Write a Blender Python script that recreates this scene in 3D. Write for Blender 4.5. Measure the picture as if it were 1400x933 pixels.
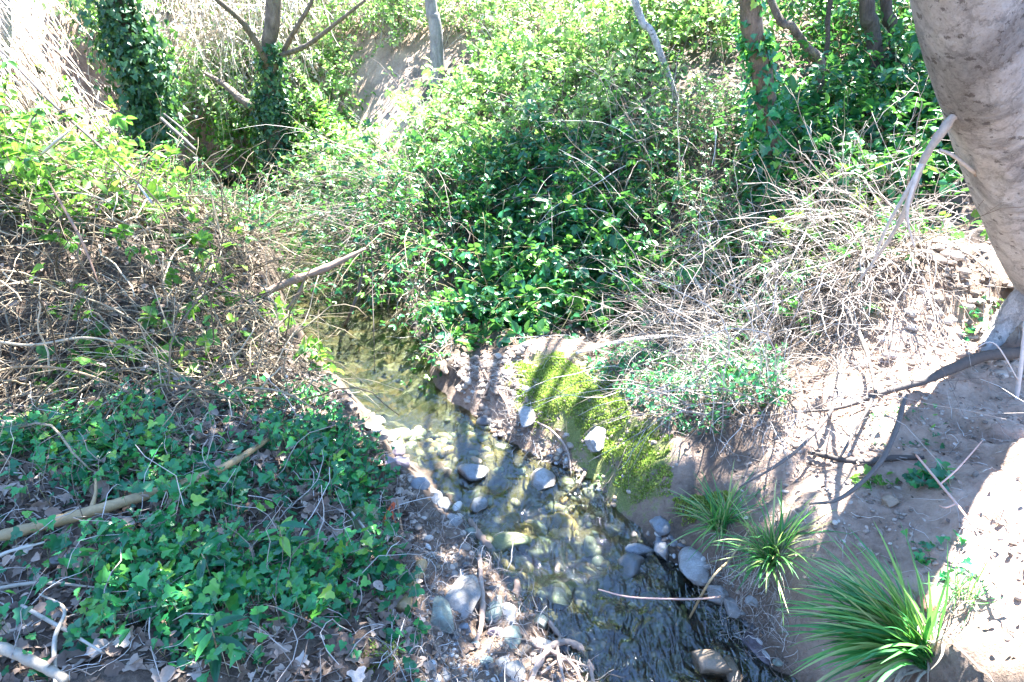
import bpy, bmesh, math, random
import numpy as np
from mathutils import Vector, Matrix

for _o in list(bpy.data.objects):
    bpy.data.objects.remove(_o)
SC = bpy.context.scene
COL = SC.collection

# ------------------------------------------------------------------ camera, sky, sun, exposure
CAM_Z, PITCH, FPX = 2.1, math.radians(27.0), 912.0
cam_d = bpy.data.cameras.new('camera')
cam_d.sensor_width = 36.0
cam_d.lens = FPX / 1400 * 36.0
cam_d.clip_start = 0.05
cam_d.clip_end = 400.0
cam = bpy.data.objects.new('camera', cam_d)
COL.objects.link(cam)
cam.location = (0, 0, CAM_Z)
cam.rotation_euler = (math.pi / 2 - PITCH, 0, 0)
SC.camera = cam

SUN_EL, SUN_AZ = math.radians(57), math.radians(29)      # azimuth from +Y (forward) towards +X (right)
SUN = np.array([math.cos(SUN_EL) * math.sin(SUN_AZ), math.cos(SUN_EL) * math.cos(SUN_AZ), math.sin(SUN_EL)])
w = bpy.data.worlds.new('World')
SC.world = w
w.use_nodes = True
nt = w.node_tree
sky = nt.nodes.new('ShaderNodeTexSky')
sky.sky_type = 'NISHITA'
sky.sun_disc = False
sky.sun_elevation = SUN_EL
sky.sun_rotation = SUN_AZ
sky.dust_density = 0.0
sky.ozone_density = 6.0
bg = nt.nodes['Background']
bg.inputs[1].default_value = 0.085
nt.links.new(sky.outputs[0], bg.inputs[0])
sun_d = bpy.data.lights.new('sun', 'SUN')
sun_d.energy = 5.0
sun_d.angle = math.radians(0.5)
sun_d.color = (1.0, 0.98, 0.94)
sun = bpy.data.objects.new('sun', sun_d)
COL.objects.link(sun)
sun.location = tuple(SUN * 40)
sun.rotation_euler = Vector(SUN).to_track_quat('Z', 'Y').to_euler()
vs = SC.view_settings
vs.view_transform = 'Standard'
vs.look = 'None'
vs.gamma = 1.0
vs.use_curve_mapping = False
vs.exposure = 3.6
cy = SC.cycles
cy.max_bounces = 8
cy.diffuse_bounces = 4
cy.transparent_max_bounces = 8
cy.caustics_reflective = False
cy.caustics_refractive = False

# ------------------------------------------------------------------ small maths
CP, SP = math.cos(PITCH), math.sin(PITCH)
def ray(u, v):
    xc = (np.asarray(u, float) - 700) / FPX
    yc = (466.5 - np.asarray(v, float)) / FPX
    return np.stack([xc, CP + yc * SP, -SP + yc * CP], -1)
def at_depth(u, v, Y):
    d = ray(u, v)
    return np.array([0, 0, CAM_Z]) + d * (np.asarray(Y, float) / d[..., 1])[..., None]
def at_height(u, v, z):
    d = ray(u, v)
    return np.array([0, 0, CAM_Z]) + d * ((np.asarray(z, float) - CAM_Z) / d[..., 2])[..., None]
def nrm(a):
    return a / np.maximum(np.linalg.norm(a, axis=-1, keepdims=True), 1e-9)
def sstep(a, b, x):
    t = np.clip((x - a) / (b - a), 0, 1)
    return t * t * (3 - 2 * t)
_tab = np.random.default_rng(5).random((256, 256))
def vnoise(x, y):
    xi = np.floor(x).astype(int); yi = np.floor(y).astype(int)
    fx = x - xi; fy = y - yi
    fx = fx * fx * (3 - 2 * fx); fy = fy * fy * (3 - 2 * fy)
    a = _tab[xi & 255, yi & 255]; b = _tab[(xi + 1) & 255, yi & 255]
    c = _tab[xi & 255, (yi + 1) & 255]; d = _tab[(xi + 1) & 255, (yi + 1) & 255]
    return (a * (1 - fx) + b * fx) * (1 - fy) + (c * (1 - fx) + d * fx) * fy
def fbm(x, y, o=4):
    s = 0; a = 0.5
    for k in range(o):
        s = s + a * (vnoise(x * 2 ** k + 17.3 * k, y * 2 ** k - 9.1 * k) - 0.5); a *= 0.5
    return s

# ------------------------------------------------------------------ lie of the land
# stream edges seen at water level: row, left column, right column
EDGE = [(932, 840, 1075), (900, 815, 1050), (850, 765, 995), (800, 716, 950), (750, 678, 895), (700, 640, 838), (650, 594, 742),
        (600, 545, 668), (550, 500, 606), (500, 452, 584), (450, 398, 566), (425, 382, 552), (395, 384, 548)]
cl = []
for v_, l_, r_ in EDGE:
    a_, b_ = at_height(l_, v_, 0), at_height(r_, v_, 0)
    cl.append(((a_[0] + b_[0]) / 2, a_[1], abs(b_[0] - a_[0]) / 2 * 0.88))
cl = [(1.9, -6, .5), (1.5, -2, .45), (1.15, 0.3, .4)] + cl + [(-1.75, 6.1, .40), (-2.3, 7.2, .42), (-3.4, 8.4, .5), (-6.0, 9.2, .6), (-14, 10, .6), (-40, 12, .8)]
CL = np.array(cl)
def stream_dist(x, y):
    """distance to the stream's centreline and its half width there"""
    best = np.full(np.shape(x), 1e9); hw = np.zeros(np.shape(x))
    for i in range(len(CL) - 1):
        ax, ay, aw = CL[i]; bx, by, bw = CL[i + 1]
        dx, dy = bx - ax, by - ay
        t = np.clip(((x - ax) * dx + (y - ay) * dy) / (dx * dx + dy * dy), 0, 1)
        d = np.hypot(x - ax - t * dx, y - ay - t * dy)
        m = d < best
        best = np.where(m, d, best); hw = np.where(m, aw + (bw - aw) * t, hw)
    return best, hw

ctrl = []
def cz(u, v, z): ctrl.append(at_height(u, v, z))
def cy_(u, v, Y, drop=0.0):
    p = at_depth(u, v, Y); p[2] -= drop; ctrl.append(p)
# left bank, near, ivy covered
cz(0, 933, .50); cz(250, 933, .46); cz(450, 920, .36); cz(0, 740, .52); cz(300, 740, .46); cz(480, 760, .34)
cz(400, 620, .42); cz(470, 640, .3); cz(0, 620, .58); cz(200, 590, .56); cz(560, 850, .22); cz(640, 880, .14); cz(600, 780, .16)
cz(520, 700, .2); cz(700, 910, .12); cz(440, 560, .3)
# left mound under the brambles
cy_(0, 430, 2.75, .14); cy_(0, 170, 3.7, .24); cy_(200, 420, 3.0, .14); cy_(200, 240, 3.9, .24); cy_(370, 470, 3.2, .10)
cy_(330, 300, 4.1, .22); cy_(400, 330, 4.35, .26); cy_(100, 300, 3.3, .14); cy_(280, 360, 3.55, .16); cy_(-250, 430, 2.6, .1); cy_(-250, 200, 3.6, .2)
# hollow beyond the mound and its far side
for p in [(-4.5, 5.6, .6), (-3, 5.8, .45), (-2.0, 5.2, .35), (-2.6, 8.8, .35), (-4.6, 8.0, .5), (-8.5, 6, 1.6)]: ctrl.append(np.array(p, float))
cy_(170, 195, 8.2); cy_(100, 110, 8.3); cy_(40, 40, 8.5); cy_(60, 190, 7.4); cy_(-60, 80, 7.2); cy_(250, 150, 9.6); cy_(300, 40, 11.5); cy_(180, 30, 10.6); cy_(430, 170, 9.0); cy_(440, 40, 10.6)
# bright far bank of the stream (shingle), then the centre slope
cy_(520, 375, 5.0, .02); cy_(560, 340, 5.3, .1); cy_(480, 300, 6.0, .1); cy_(470, 225, 7.0, .15); cy_(520, 140, 7.9, .15); cy_(560, 30, 9.4, .1)
cz(600, 480, .14); cy_(640, 400, 4.45, .25); cy_(640, 280, 5.3, .42); cy_(650, 170, 6.2, .42); cy_(700, 70, 7.4, .3); cy_(720, 0, 9.4, .1)
cz(720, 470, .29); cy_(780, 420, 4.2, .12); cy_(800, 300, 4.9, .4); cy_(820, 180, 5.6, .42); cy_(850, 80, 6.6, .25); cy_(830, 10, 8.6)
# mossy hump and the right bank
cz(700, 520, .19); cz(700, 575, .09); cz(780, 560, .20); cz(850, 620, .18); cz(850, 690, .11); cz(760, 500, .28); cz(930, 640, .22); cz(780, 635, .05)
cy_(880, 470, 3.65, .05); cy_(940, 400, 4.1, .1); cy_(960, 280, 4.7, .15); cy_(960, 170, 5.4, .15); cy_(980, 60, 6.9, .1)
cz(940, 720, .20); cz(1000, 700, .30); cz(1060, 650, .40); cz(1020, 560, .42); cz(1080, 760, .38); cz(1000, 800, .18); cz(1070, 860, .2)
cz(1150, 640, .50); cz(1150, 560, .56); cz(1300, 640, .58); cz(1400, 620, .66); cz(1200, 750, .48); cz(1300, 800, .54); cz(1400, 760, .62); cz(1150, 900, .34)
cz(1250, 930, .46); cz(1400, 930, .56)
cy_(1080, 470, 3.25, .05); cy_(1200, 450, 2.95); cy_(1200, 360, 3.3); cy_(1320, 450, 2.9); cy_(1330, 350, 3.35); cy_(1400, 430, 3.0); cy_(1500, 430, 3.0); cy_(1600, 600, 2.4)
cy_(1060, 300, 4.3, .2); cy_(1160, 220, 4.5, .3); cy_(1250, 250, 4.1, .3); cy_(1130, 110, 5.8, .2); cy_(1250, 110, 5.4, .2); cy_(1100, 30, 8.0); cy_(1350, 150, 5.0, .1); cy_(1500, 150, 5.0); cy_(1300, 20, 8.2)
# around and behind the camera
for p in [(-1.5, .4, .5), (0, .3, .45), (-1, -2, .6), (.4, -2, .5), (3, .5, .7), (3, -2, .7), (-5, 1, .9), (-5, -3, .9), (6, 2, 1.2), (6, 6, 2.4), (9, 9, 3.6),
          (-9, 12, 3.0), (-4, 14, 3.8), (2, 14, 4.4), (8, 14, 4.6), (-9, 3, 1.3), (9, -3, 1.2), (9, 3, 1.8), (-9, -3, 1.1), (0, -4, .6)]:
    ctrl.append(np.array(p, float))
ctrl = np.array(ctrl)
def _tps(r2): return 0.5 * r2 * np.log(r2 + 1e-6)
_n = len(ctrl)
_A = np.zeros((_n + 3, _n + 3))
_d2 = ((ctrl[:, None, :2] - ctrl[None, :, :2]) ** 2).sum(-1)
_A[:_n, :_n] = _tps(_d2) + np.eye(_n) * 0.012
_A[:_n, _n] = 1; _A[:_n, _n + 1:] = ctrl[:, :2]; _A[_n:, :_n] = _A[:_n, _n:].T
_c = np.linalg.solve(_A, np.concatenate([ctrl[:, 2], [0, 0, 0]]))
GX0, GX1, GY0, GY1, GS = -10.0, 10.0, -4.0, 14.0, 0.025
_gx = np.arange(GX0, GX1 + GS / 2, GS); _gy = np.arange(GY0, GY1 + GS / 2, GS)
_X, _Y = np.meshgrid(_gx[::4], _gy[::4], indexing='ij')
_Z = _c[_n] + _c[_n + 1] * _X + _c[_n + 2] * _Y
for i in range(_n):
    _Z += _c[i] * _tps((_X - ctrl[i, 0]) ** 2 + (_Y - ctrl[i, 1]) ** 2)
def bilin(Z, x0, y0, s, x, y):
    fx = np.clip((x - x0) / s, 0, Z.shape[0] - 1.001); fy = np.clip((y - y0) / s, 0, Z.shape[1] - 1.001)
    i = fx.astype(int); j = fy.astype(int); a = fx - i; b = fy - j
    return (Z[i, j] * (1 - a) + Z[i + 1, j] * a) * (1 - b) + (Z[i, j + 1] * (1 - a) + Z[i + 1, j + 1] * a) * b
_X, _Y = np.meshgrid(_gx, _gy, indexing='ij')
_B = bilin(_Z, GX0, GY0, GS * 4, _X, _Y)
_B = np.maximum(_B, 0.06)
_B += 0.10 * fbm(_X * 2.2, _Y * 2.2, 4) + 0.05 * fbm(_X * 9 + 3, _Y * 9, 3) - .05 * np.clip(.12 - np.abs(fbm(_X * 3.1 + 8, _Y * 3.1, 2)), 0, 1) / .12
_hump = np.exp(-(((_X - .42) / .62) ** 2 + ((_Y - 2.75) / .62) ** 2) * 1.2)
_B += _hump * (.12 * fbm(_X * 6.5 + 3, _Y * 6.5, 3) + .02)
_B = np.maximum(_B, 0.035)
_B += .035 * fbm(_X * 17 + 2, _Y * 17, 2)
_sd, _hw = stream_dist(_X, _Y)
_edge = _sd - _hw + 0.07 * fbm(_X * 5, _Y * 5, 3)
_bed = -0.045 - 0.065 * np.clip(1 - (_sd / np.maximum(_hw, .05)) ** 2, 0, 1) + 0.055 * fbm(_X * 9, _Y * 9, 3)
_sh = sstep(.55, .1, np.hypot((_X + 0.22) / 1.1, (_Y - 2.75) / .75))       # shallow riffle
_bed = _bed * (1 - .75 * _sh) + 0.0 * _sh
_wt = sstep(-0.03, 0.17, _edge)
HZ = _bed * (1 - _wt) + _B * _wt
def H(x, y):
    x = np.asarray(x, float); y = np.asarray(y, float)
    z = bilin(HZ, GX0, GY0, GS, x, y)
    over = np.maximum(y - GY1, 0)
    return z + np.minimum(over * .45, 9) + np.minimum(np.maximum(np.abs(x) - 10, 0) * .25, 6)
def on_ground(u, v, tmax=16.0):
    """where the sight line through a place in the photograph meets the land"""
    d = ray(u, v); sh = d.shape[:-1]
    d = d.reshape(-1, 3)
    ts = np.concatenate([np.arange(1.2, 6, .03), np.arange(6, tmax, .08)])
    hit = np.full(len(d), ts[-1]); done = np.zeros(len(d), bool)
    prev = 1.2
    for t in ts:
        p = d * t
        below = (CAM_Z + p[:, 2]) < H(p[:, 0], p[:, 1])
        new = below & ~done
        hit[new] = (t + prev) / 2; done |= new; prev = t
    p = d * hit[:, None]
    p[:, 2] = H(p[:, 0], p[:, 1])
    return p.reshape(sh + (3,))
def near(u, v, k=.97):
    """a point a little above the land, on the sight line"""
    g = G(u, v); c = np.array([0, 0, CAM_Z]); return c + (g - c) * k
def G(u, v): return on_ground(np.array([u]), np.array([v]))[0]
def poly_sample(rng, uvs, n, world=False):
    """n points spread evenly over the patch of land whose corners are given"""
    P = np.array(uvs, float) if world else on_ground(np.array([a for a, b in uvs], float), np.array([b for a, b in uvs], float))[:, :2]
    lo, hi = P.min(0), P.max(0)
    out = np.zeros((0, 2))
    while len(out) < n:
        q = lo + rng.random((max(4 * n, 200), 2)) * (hi - lo)
        out = np.concatenate([out, q[inside(P, q)]])
    out = out[:n]
    return np.column_stack([out, H(out[:, 0], out[:, 1])])
def edge_dist(P, q):
    d = np.full(len(q), 1e9)
    for i in range(len(P)):
        a, b = P[i - 1], P[i]; ab = b - a
        t = np.clip(((q - a) @ ab) / (ab @ ab + 1e-9), 0, 1)
        d = np.minimum(d, np.hypot(*(q - a - t[:, None] * ab).T))
    return np.where(inside(P, q), d, -d)
def inside(P, q):
    c = np.zeros(len(q), bool)
    for i in range(len(P)):
        (x1, y1), (x2, y2) = P[i - 1][:2], P[i][:2]
        m = ((y1 > q[:, 1]) != (y2 > q[:, 1])) & (q[:, 0] < (x2 - x1) * (q[:, 1] - y1) / (y2 - y1 + 1e-12) + x1)
        c ^= m
    return c

# ------------------------------------------------------------------ mesh helpers
class MB:
    """collects geometry for ONE mesh object"""
    def __init__(s): s.v = []; s.f = []; s.r = []; s.n = 0
    def add(s, V, faces, rnd=0.5):
        V = np.asarray(V, np.float32).reshape(-1, 3)
        s.v.append(V)
        for f in faces: s.f.append(np.asarray(f, np.int32) + s.n)
        s.r.append(np.broadcast_to(np.asarray(rnd, np.float32), (len(V),)))
        s.n += len(V)
    def build(s, name, mat, parent=None, smooth=True, origin=None):
        me = bpy.data.meshes.new(name)
        V = np.concatenate(s.v) if s.v else np.zeros((0, 3), np.float32)
        if origin is not None: V = V - np.asarray(origin, np.float32)
        me.vertices.add(len(V)); me.vertices.foreach_set('co', V.ravel())
        tot = np.concatenate([np.full(len(f), f.shape[1], np.int32) for f in s.f])
        li = np.concatenate([f.ravel() for f in s.f])
        me.loops.add(len(li)); me.loops.foreach_set('vertex_index', li)
        me.polygons.add(len(tot))
        st = np.concatenate([[0], np.cumsum(tot)[:-1]]).astype(np.int32)
        me.polygons.foreach_set('loop_start', st)
        me.polygons.foreach_set('loop_total', tot)
        me.polygons.foreach_set('use_smooth', np.full(len(tot), smooth))
        at = me.attributes.new('rnd', 'FLOAT', 'POINT'); at.data.foreach_set('value', np.concatenate(s.r).astype(np.float32))
        me.update(calc_edges=True)
        me.validate()
        me.materials.append(mat)
        o = bpy.data.objects.new(name, me); COL.objects.link(o)
        if parent is not None: o.parent = parent
        if origin is not None: o.location = tuple(float(c) for c in origin)
        return o
def tag(o, label=None, cat=None, group=None, kind=None):
    if label: o['label'] = label
    if cat: o['category'] = cat
    if group: o['group'] = group
    if kind: o['kind'] = kind
    return o
def thing(name, label, cat, loc, group=None):
    o = bpy.data.objects.new(name, None); o.empty_display_size = .05; COL.objects.link(o)
    o.location = tuple(float(c) for c in loc)
    return tag(o, label, cat, group)
def part(mb, name, mat, root, smooth=True):
    """a part: its vertices are given in world space, its parent is the thing's Empty"""
    o = mb.build(name, mat, None, smooth)
    me = o.data
    me.transform(Matrix.Translation(-Vector(root.location)))
    o.parent = root
    return o
def tube_batch(mb, P, R, s=4, rnd=None):
    """P (N,K,3) centre lines, R (N,K) radii"""
    P = np.asarray(P, float); N, K, _ = P.shape
    R = np.broadcast_to(R, (N, K))
    T = np.empty_like(P); T[:, 1:-1] = P[:, 2:] - P[:, :-2]; T[:, 0] = P[:, 1] - P[:, 0]; T[:, -1] = P[:, -1] - P[:, -2]
    T = nrm(T)
    ref = np.where(np.abs(nrm(P[:, -1] - P[:, 0])[:, 2:3]) < .8, np.array([[0, 0, 1.0]]), np.array([[1.0, 0, 0]]))[:, None, :]
    A = nrm(np.cross(T, np.broadcast_to(ref, T.shape))); B = np.cross(T, A)
    ang = np.arange(s) * 2 * math.pi / s
    V = P[:, :, None, :] + R[:, :, None, None] * (A[:, :, None, :] * np.cos(ang)[None, None, :, None] + B[:, :, None, :] * np.sin(ang)[None, None, :, None])
    base = np.arange(N)[:, None, None] * K * s
    k = np.arange(K - 1)[None, :, None] * s; j = np.arange(s)[None, None, :]; j2 = (j + 1) % s
    F = np.stack(np.broadcast_arrays(base + k + j, base + k + j2, base + k + s + j2, base + k + s + j), -1).reshape(-1, 4)
    caps = [np.arange(N)[:, None] * K * s + np.arange(s)[None, ::-1], np.arange(N)[:, None] * K * s + (K - 1) * s + np.arange(s)[None, :]]
    if rnd is None: rnd = np.random.default_rng(N + K).random(N)
    mb.add(V.reshape(-1, 3), [F] + caps, np.repeat(np.broadcast_to(rnd, (N,)), K * s))
def spline(pts, rad, n):
    """Catmull-Rom through pts, with radii"""
    P = np.asarray(pts, float); R = np.asarray(rad, float)
    if R.ndim == 0: R = np.full(len(P), float(R))
    if len(R) != len(P): R = np.interp(np.linspace(0, 1, len(P)), np.linspace(0, 1, len(R)), R)
    Q = np.column_stack([P, R]); Q = np.vstack([2 * Q[0] - Q[1], Q, 2 * Q[-1] - Q[-2]])
    t = np.linspace(0, len(P) - 1 - 1e-6, n); i = t.astype(int); f = (t - i)[:, None]
    a, b, c, d = Q[i], Q[i + 1], Q[i + 2], Q[i + 3]
    o = .5 * (2 * b + (c - a) * f + (2 * a - 5 * b + 4 * c - d) * f ** 2 + (3 * b - a - 3 * c + d) * f ** 3)
    return o[:, :3], np.maximum(o[:, 3], 1e-4)
def limb(mb, pts, rad, n=24, s=8, knob=0.08, seed=1, rnd=0.5):
    """one irregular limb: a rounded, slightly crooked and knobbly tube"""
    P, R = spline(pts, rad, n)
    g = np.random.default_rng(seed)
    P = P + np.cumsum(g.normal(0, 1, P.shape), 0) * R.mean() * .05 * np.linspace(0, 1, n)[:, None] * np.linspace(1, 0, n)[:, None] * 2
    R = R * (1 + knob * g.normal(0, 1, n))
    T = nrm(np.gradient(P, axis=0))
    ref = np.array([0, 0, 1.0]) if abs(nrm(P[-1] - P[0])[2]) < .8 else np.array([1.0, 0, 0])
    A = nrm(np.cross(T, ref)); B = np.cross(T, A)
    ang = np.arange(s) * 2 * math.pi / s
    rr = R[:, None] * (1 + knob * .8 * g.normal(0, 1, (n, s)))
    V = P[:, None, :] + rr[..., None] * (A[:, None] * np.cos(ang)[None, :, None] + B[:, None] * np.sin(ang)[None, :, None])
    k = np.arange(n - 1)[:, None] * s; j = np.arange(s)[None]; j2 = (j + 1) % s
    F = np.stack(np.broadcast_arrays(k + j, k + j2, k + s + j2, k + s + j), -1).reshape(-1, 4)
    mb.add(V.reshape(-1, 3), [F, np.arange(s)[None, ::-1], (n - 1) * s + np.arange(s)[None]], rnd)
    return P, R

# leaf outlines: length 1 along y from the stalk, folded along the midrib
def half_leaf(pts, fold=.22, curl=.18):
    pts = np.array(pts, float); n = len(pts)
    right = np.column_stack([pts[:, 0], pts[:, 1], fold * pts[:, 0] - curl * pts[:, 1] ** 2])
    left = right[1:-1] * [-1, 1, 1]
    V = np.vstack([right, left])
    fr = np.arange(n)[None]
    fl = np.concatenate([[0], [n - 1], np.arange(2 * n - 3, n - 1, -1)])[None]
    return V, [fr, fl]
IVY = half_leaf([(0, 0), (.2, -.14), (.46, -.06), (.54, .1), (.34, .3), (.36, .52), (.16, .62), (0, 1)], .25, .22)
OVAL = half_leaf([(0, 0), (.2, .12), (.33, .38), (.27, .7), (.1, .93), (0, 1)], .3, .2)
LANCE = half_leaf([(0, 0), (.11, .2), (.15, .45), (.1, .75), (0, 1)], .4, .3)
SMALL = half_leaf([(0, 0), (.3, .4), (0, 1)], .35, .15)
def compound(base, specs):
    Vs, Fs, n = [], [], 0
    for ang, off, sc in specs:
        V, F = base; c, s_ = math.cos(ang), math.sin(ang)
        Q = V * sc
        Q = np.column_stack([Q[:, 0] * c + Q[:, 1] * s_, -Q[:, 0] * s_ + Q[:, 1] * c + off, Q[:, 2] - .08 * abs(ang)])
        Vs.append(Q); Fs += [f + n for f in F]; n += len(V)
    return np.vstack(Vs), Fs
TRI = compound(OVAL, [(0, .35, .75), (1.25, .3, .58), (-1.25, .3, .58)])
TRI_SMALL = compound(SMALL, [(0, .35, .75), (1.2, .3, .6), (-1.2, .3, .6)])
def leaf_batch(mb, tpl, pos, axis, normal, scale, rnd):
    V, F = tpl; N = len(pos); n = len(V)
    axis = nrm(axis); side = nrm(np.cross(axis, normal)); up = np.cross(side, axis)
    scale = np.broadcast_to(scale, (N,))
    W = pos[:, None, :] + scale[:, None, None] * (V[None, :, 0:1] * side[:, None] + V[None, :, 1:2] * axis[:, None] + V[None, :, 2:3] * up[:, None])
    b = np.arange(N)[:, None] * n
    mb.add(W.reshape(-1, 3), [(b + f.reshape(1, -1)) for f in F], np.repeat(rnd, n))
def canes(rng, roots, L, d0, wob=.12, droop=.12, K=9, floor=.015):
    """arching stems from their roots; returns (N,K,3)"""
    N = len(roots); P = np.empty((N, K, 3)); P[:, 0] = roots; d = nrm(d0.copy())
    st = (np.broadcast_to(L, (N,)) / (K - 1))[:, None]
    for i in range(1, K):
        d = nrm(d + rng.normal(0, wob, (N, 3)) - np.array([0, 0, 1]) * np.broadcast_to(droop, (N,))[:, None])
        P[:, i] = P[:, i - 1] + d * st
        if floor is not None:
            h = H(P[:, i, 0], P[:, i, 1]) + floor
            P[:, i, 2] = np.maximum(P[:, i, 2], h)
    return P
def along(rng, P, per, lo=.2, hi=1.0):
    """random places on canes: positions and directions"""
    N, K, _ = P.shape; n = N * per
    i = rng.integers(0, N, n); t = (lo + (hi - lo) * rng.random(n)) * (K - 1.001)
    k = t.astype(int); f = (t - k)[:, None]
    return P[i, k] * (1 - f) + P[i, k + 1] * f, nrm(P[i, k + 1] - P[i, k]), i
def rdir(rng, n, up=0.0):
    v = rng.normal(0, 1, (n, 3)); v[:, 2] += up
    return nrm(v)
def leaves_on(rng, mb, P, per, tpl, size, lo=.2, hi=1.0, up=1.0, stalk=.5, var=.3, shade=None):
    p, d, i = along(rng, P, per, lo, hi); n = len(p)
    side = rdir(rng, n); side = nrm(side - (side * d).sum(-1, keepdims=True) * d)
    ax = nrm(side + .35 * d + np.array([0, 0, -.15]))
    nr = nrm(rdir(rng, n) * .75 + np.array([0, 0, up]) + SUN * .25)
    nr = nrm(nr - (nr * ax).sum(-1, keepdims=True) * ax)
    sc = size * (1 + var * rng.normal(0, 1, n)).clip(.45, 1.8)
    leaf_batch(mb, tpl, p + side * (stalk * sc)[:, None] * .4, ax, nr, sc, rng.random(n) if shade is None else np.clip(shade + .25 * rng.normal(0, 1, n), 0, 1))
    return n
# ------------------------------------------------------------------ materials
def mat(name):
    m = bpy.data.materials.new(name); m.use_nodes = True
    return m, m.node_tree.nodes, m.node_tree.links, m.node_tree.nodes['Principled BSDF']
def ramp(N, stops):
    r = N.new('ShaderNodeValToRGB'); e = r.color_ramp.elements
    while len(e) < len(stops): e.new(0.5)
    for k, (p, c) in enumerate(stops):
        e[k].position = p; e[k].color = (*c, 1)
    return r
def noise(N, scale, detail=5, rough=.6, dist=0):
    n = N.new('ShaderNodeTexNoise'); n.inputs['Scale'].default_value = scale; n.inputs['Detail'].default_value = detail
    n.inputs['Roughness'].default_value = rough; n.inputs['Distortion'].default_value = dist
    return n
def attr(N, name):
    a = N.new('ShaderNodeAttribute'); a.attribute_name = name; return a
def mixc(N, L, fac, a, b, mode='MIX'):
    m = N.new('ShaderNodeMix'); m.data_type = 'RGBA'; m.blend_type = mode
    for sock, val in ((m.inputs[0], fac), (m.inputs[6], a), (m.inputs[7], b)):
        if hasattr(val, 'links') or hasattr(val, 'is_linked'): L.new(val, sock)
        elif isinstance(val, tuple): sock.default_value = (*val, 1)
        else: sock.default_value = val
    return m.outputs[2]
def mth(N, L, op, a, b=0.0, clamp=False):
    m = N.new('ShaderNodeMath'); m.operation = op; m.use_clamp = clamp
    for s, v in ((m.inputs[0], a), (m.inputs[1], b)):
        if hasattr(v, 'is_linked'): L.new(v, s)
        else: s.default_value = v
    return m.outputs[0]
def bump(N, L, h, strength=.5, dist=.02, prev=None):
    b = N.new('ShaderNodeBump'); b.inputs['Strength'].default_value = strength; b.inputs['Distance'].default_value = dist
    L.new(h, b.inputs['Height'])
    if prev is not None: L.new(prev, b.inputs['Normal'])
    return b.outputs[0]
def obj_coord(N): return N.new('ShaderNodeTexCoord').outputs['Object']
def world_pos(N): return N.new('ShaderNodeNewGeometry').outputs['Position']

def leaf_mat(name, stops, rough=.42, trans=.3, spec=.5):
    m, N, L, b = mat(name)
    r = ramp(N, stops); L.new(attr(N, 'rnd').outputs['Fac'], r.inputs[0])
    n = noise(N, 60, 2); L.new(world_pos(N), n.inputs['Vector'])
    c = mixc(N, L, .35, r.outputs[0], mixc(N, L, n.outputs['Fac'], (.02, .04, .02), (1, 1, .9), 'MIX'), 'SOFT_LIGHT')
    L.new(c, b.inputs['Base Color']); b.inputs['Roughness'].default_value = rough
    b.inputs['Specular IOR Level'].default_value = spec
    t = N.new('ShaderNodeBsdfTranslucent')
    tc = mixc(N, L, .65, c, (.3, .72, .10), 'MIX'); tc = mixc(N, L, 1.0, tc, (1.0, 1.0, .7), 'MULTIPLY')
    tc2 = mixc(N, L, .5, c, tc)
    L.new(tc2, t.inputs['Color'])
    mx = N.new('ShaderNodeMixShader'); mx.inputs[0].default_value = trans
    L.new(b.outputs[0], mx.inputs[1]); L.new(t.outputs[0], mx.inputs[2])
    L.new(mx.outputs[0], N['Material Output'].inputs['Surface'])
    return m
M = {}
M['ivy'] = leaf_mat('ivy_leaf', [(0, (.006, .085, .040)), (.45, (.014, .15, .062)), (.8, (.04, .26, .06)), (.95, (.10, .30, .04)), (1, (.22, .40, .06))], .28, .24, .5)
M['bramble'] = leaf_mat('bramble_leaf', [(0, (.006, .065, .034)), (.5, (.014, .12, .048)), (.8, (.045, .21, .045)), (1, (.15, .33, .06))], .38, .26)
M['midpale'] = leaf_mat('sunny_leaf', [(0, (.05, .13, .04)), (.5, (.11, .23, .07)), (.85, (.24, .36, .13)), (1, (.40, .48, .22))], .4, .35)  # lighter leaf copy with some of the sunlight put into its colour
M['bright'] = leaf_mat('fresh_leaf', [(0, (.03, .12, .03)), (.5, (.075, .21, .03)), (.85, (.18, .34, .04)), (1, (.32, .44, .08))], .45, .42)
M['pale'] = leaf_mat('sun_paled_leaf', [(0, (.10, .22, .07)), (.5, (.24, .39, .13)), (.85, (.44, .54, .22)), (1, (.58, .62, .36))], .5, .35)  # overexposed sunlight of the back slopes put into the leaf colour
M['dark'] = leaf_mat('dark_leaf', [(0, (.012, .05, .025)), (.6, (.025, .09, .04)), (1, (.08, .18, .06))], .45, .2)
M['grass'] = leaf_mat('grass_blade', [(0, (.025, .14, .05)), (.5, (.065, .26, .065)), (.85, (.2, .38, .08)), (1, (.42, .40, .2))], .4, .3)
def stem_mat(name, stops, rough=.75):
    m, N, L, b = mat(name)
    r = ramp(N, stops); L.new(attr(N, 'rnd').outputs['Fac'], r.inputs[0])
    n = noise(N, 45, 4, .7); L.new(world_pos(N), n.inputs['Vector'])
    c = mixc(N, L, .5, r.outputs[0], n.outputs['Fac'], 'OVERLAY')
    L.new(c, b.inputs['Base Color']); b.inputs['Roughness'].default_value = rough
    L.new(bump(N, L, n.outputs['Fac'], .5, .004), b.inputs['Normal'])
    return m
M['dead'] = stem_mat('dead_cane', [(0, (.06, .042, .026)), (.4, (.155, .115, .07)), (.75, (.29, .225, .145)), (1, (.50, .42, .30))])
M['twig'] = stem_mat('dry_twig', [(0, (.10, .075, .06)), (.4, (.26, .21, .175)), (.8, (.46, .40, .35)), (1, (.66, .61, .56))])
M['cane'] = stem_mat('green_cane', [(0, (.12, .12, .05)), (.5, (.2, .19, .08)), (.8, (.28, .16, .10)), (1, (.42, .4, .25))])
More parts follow.
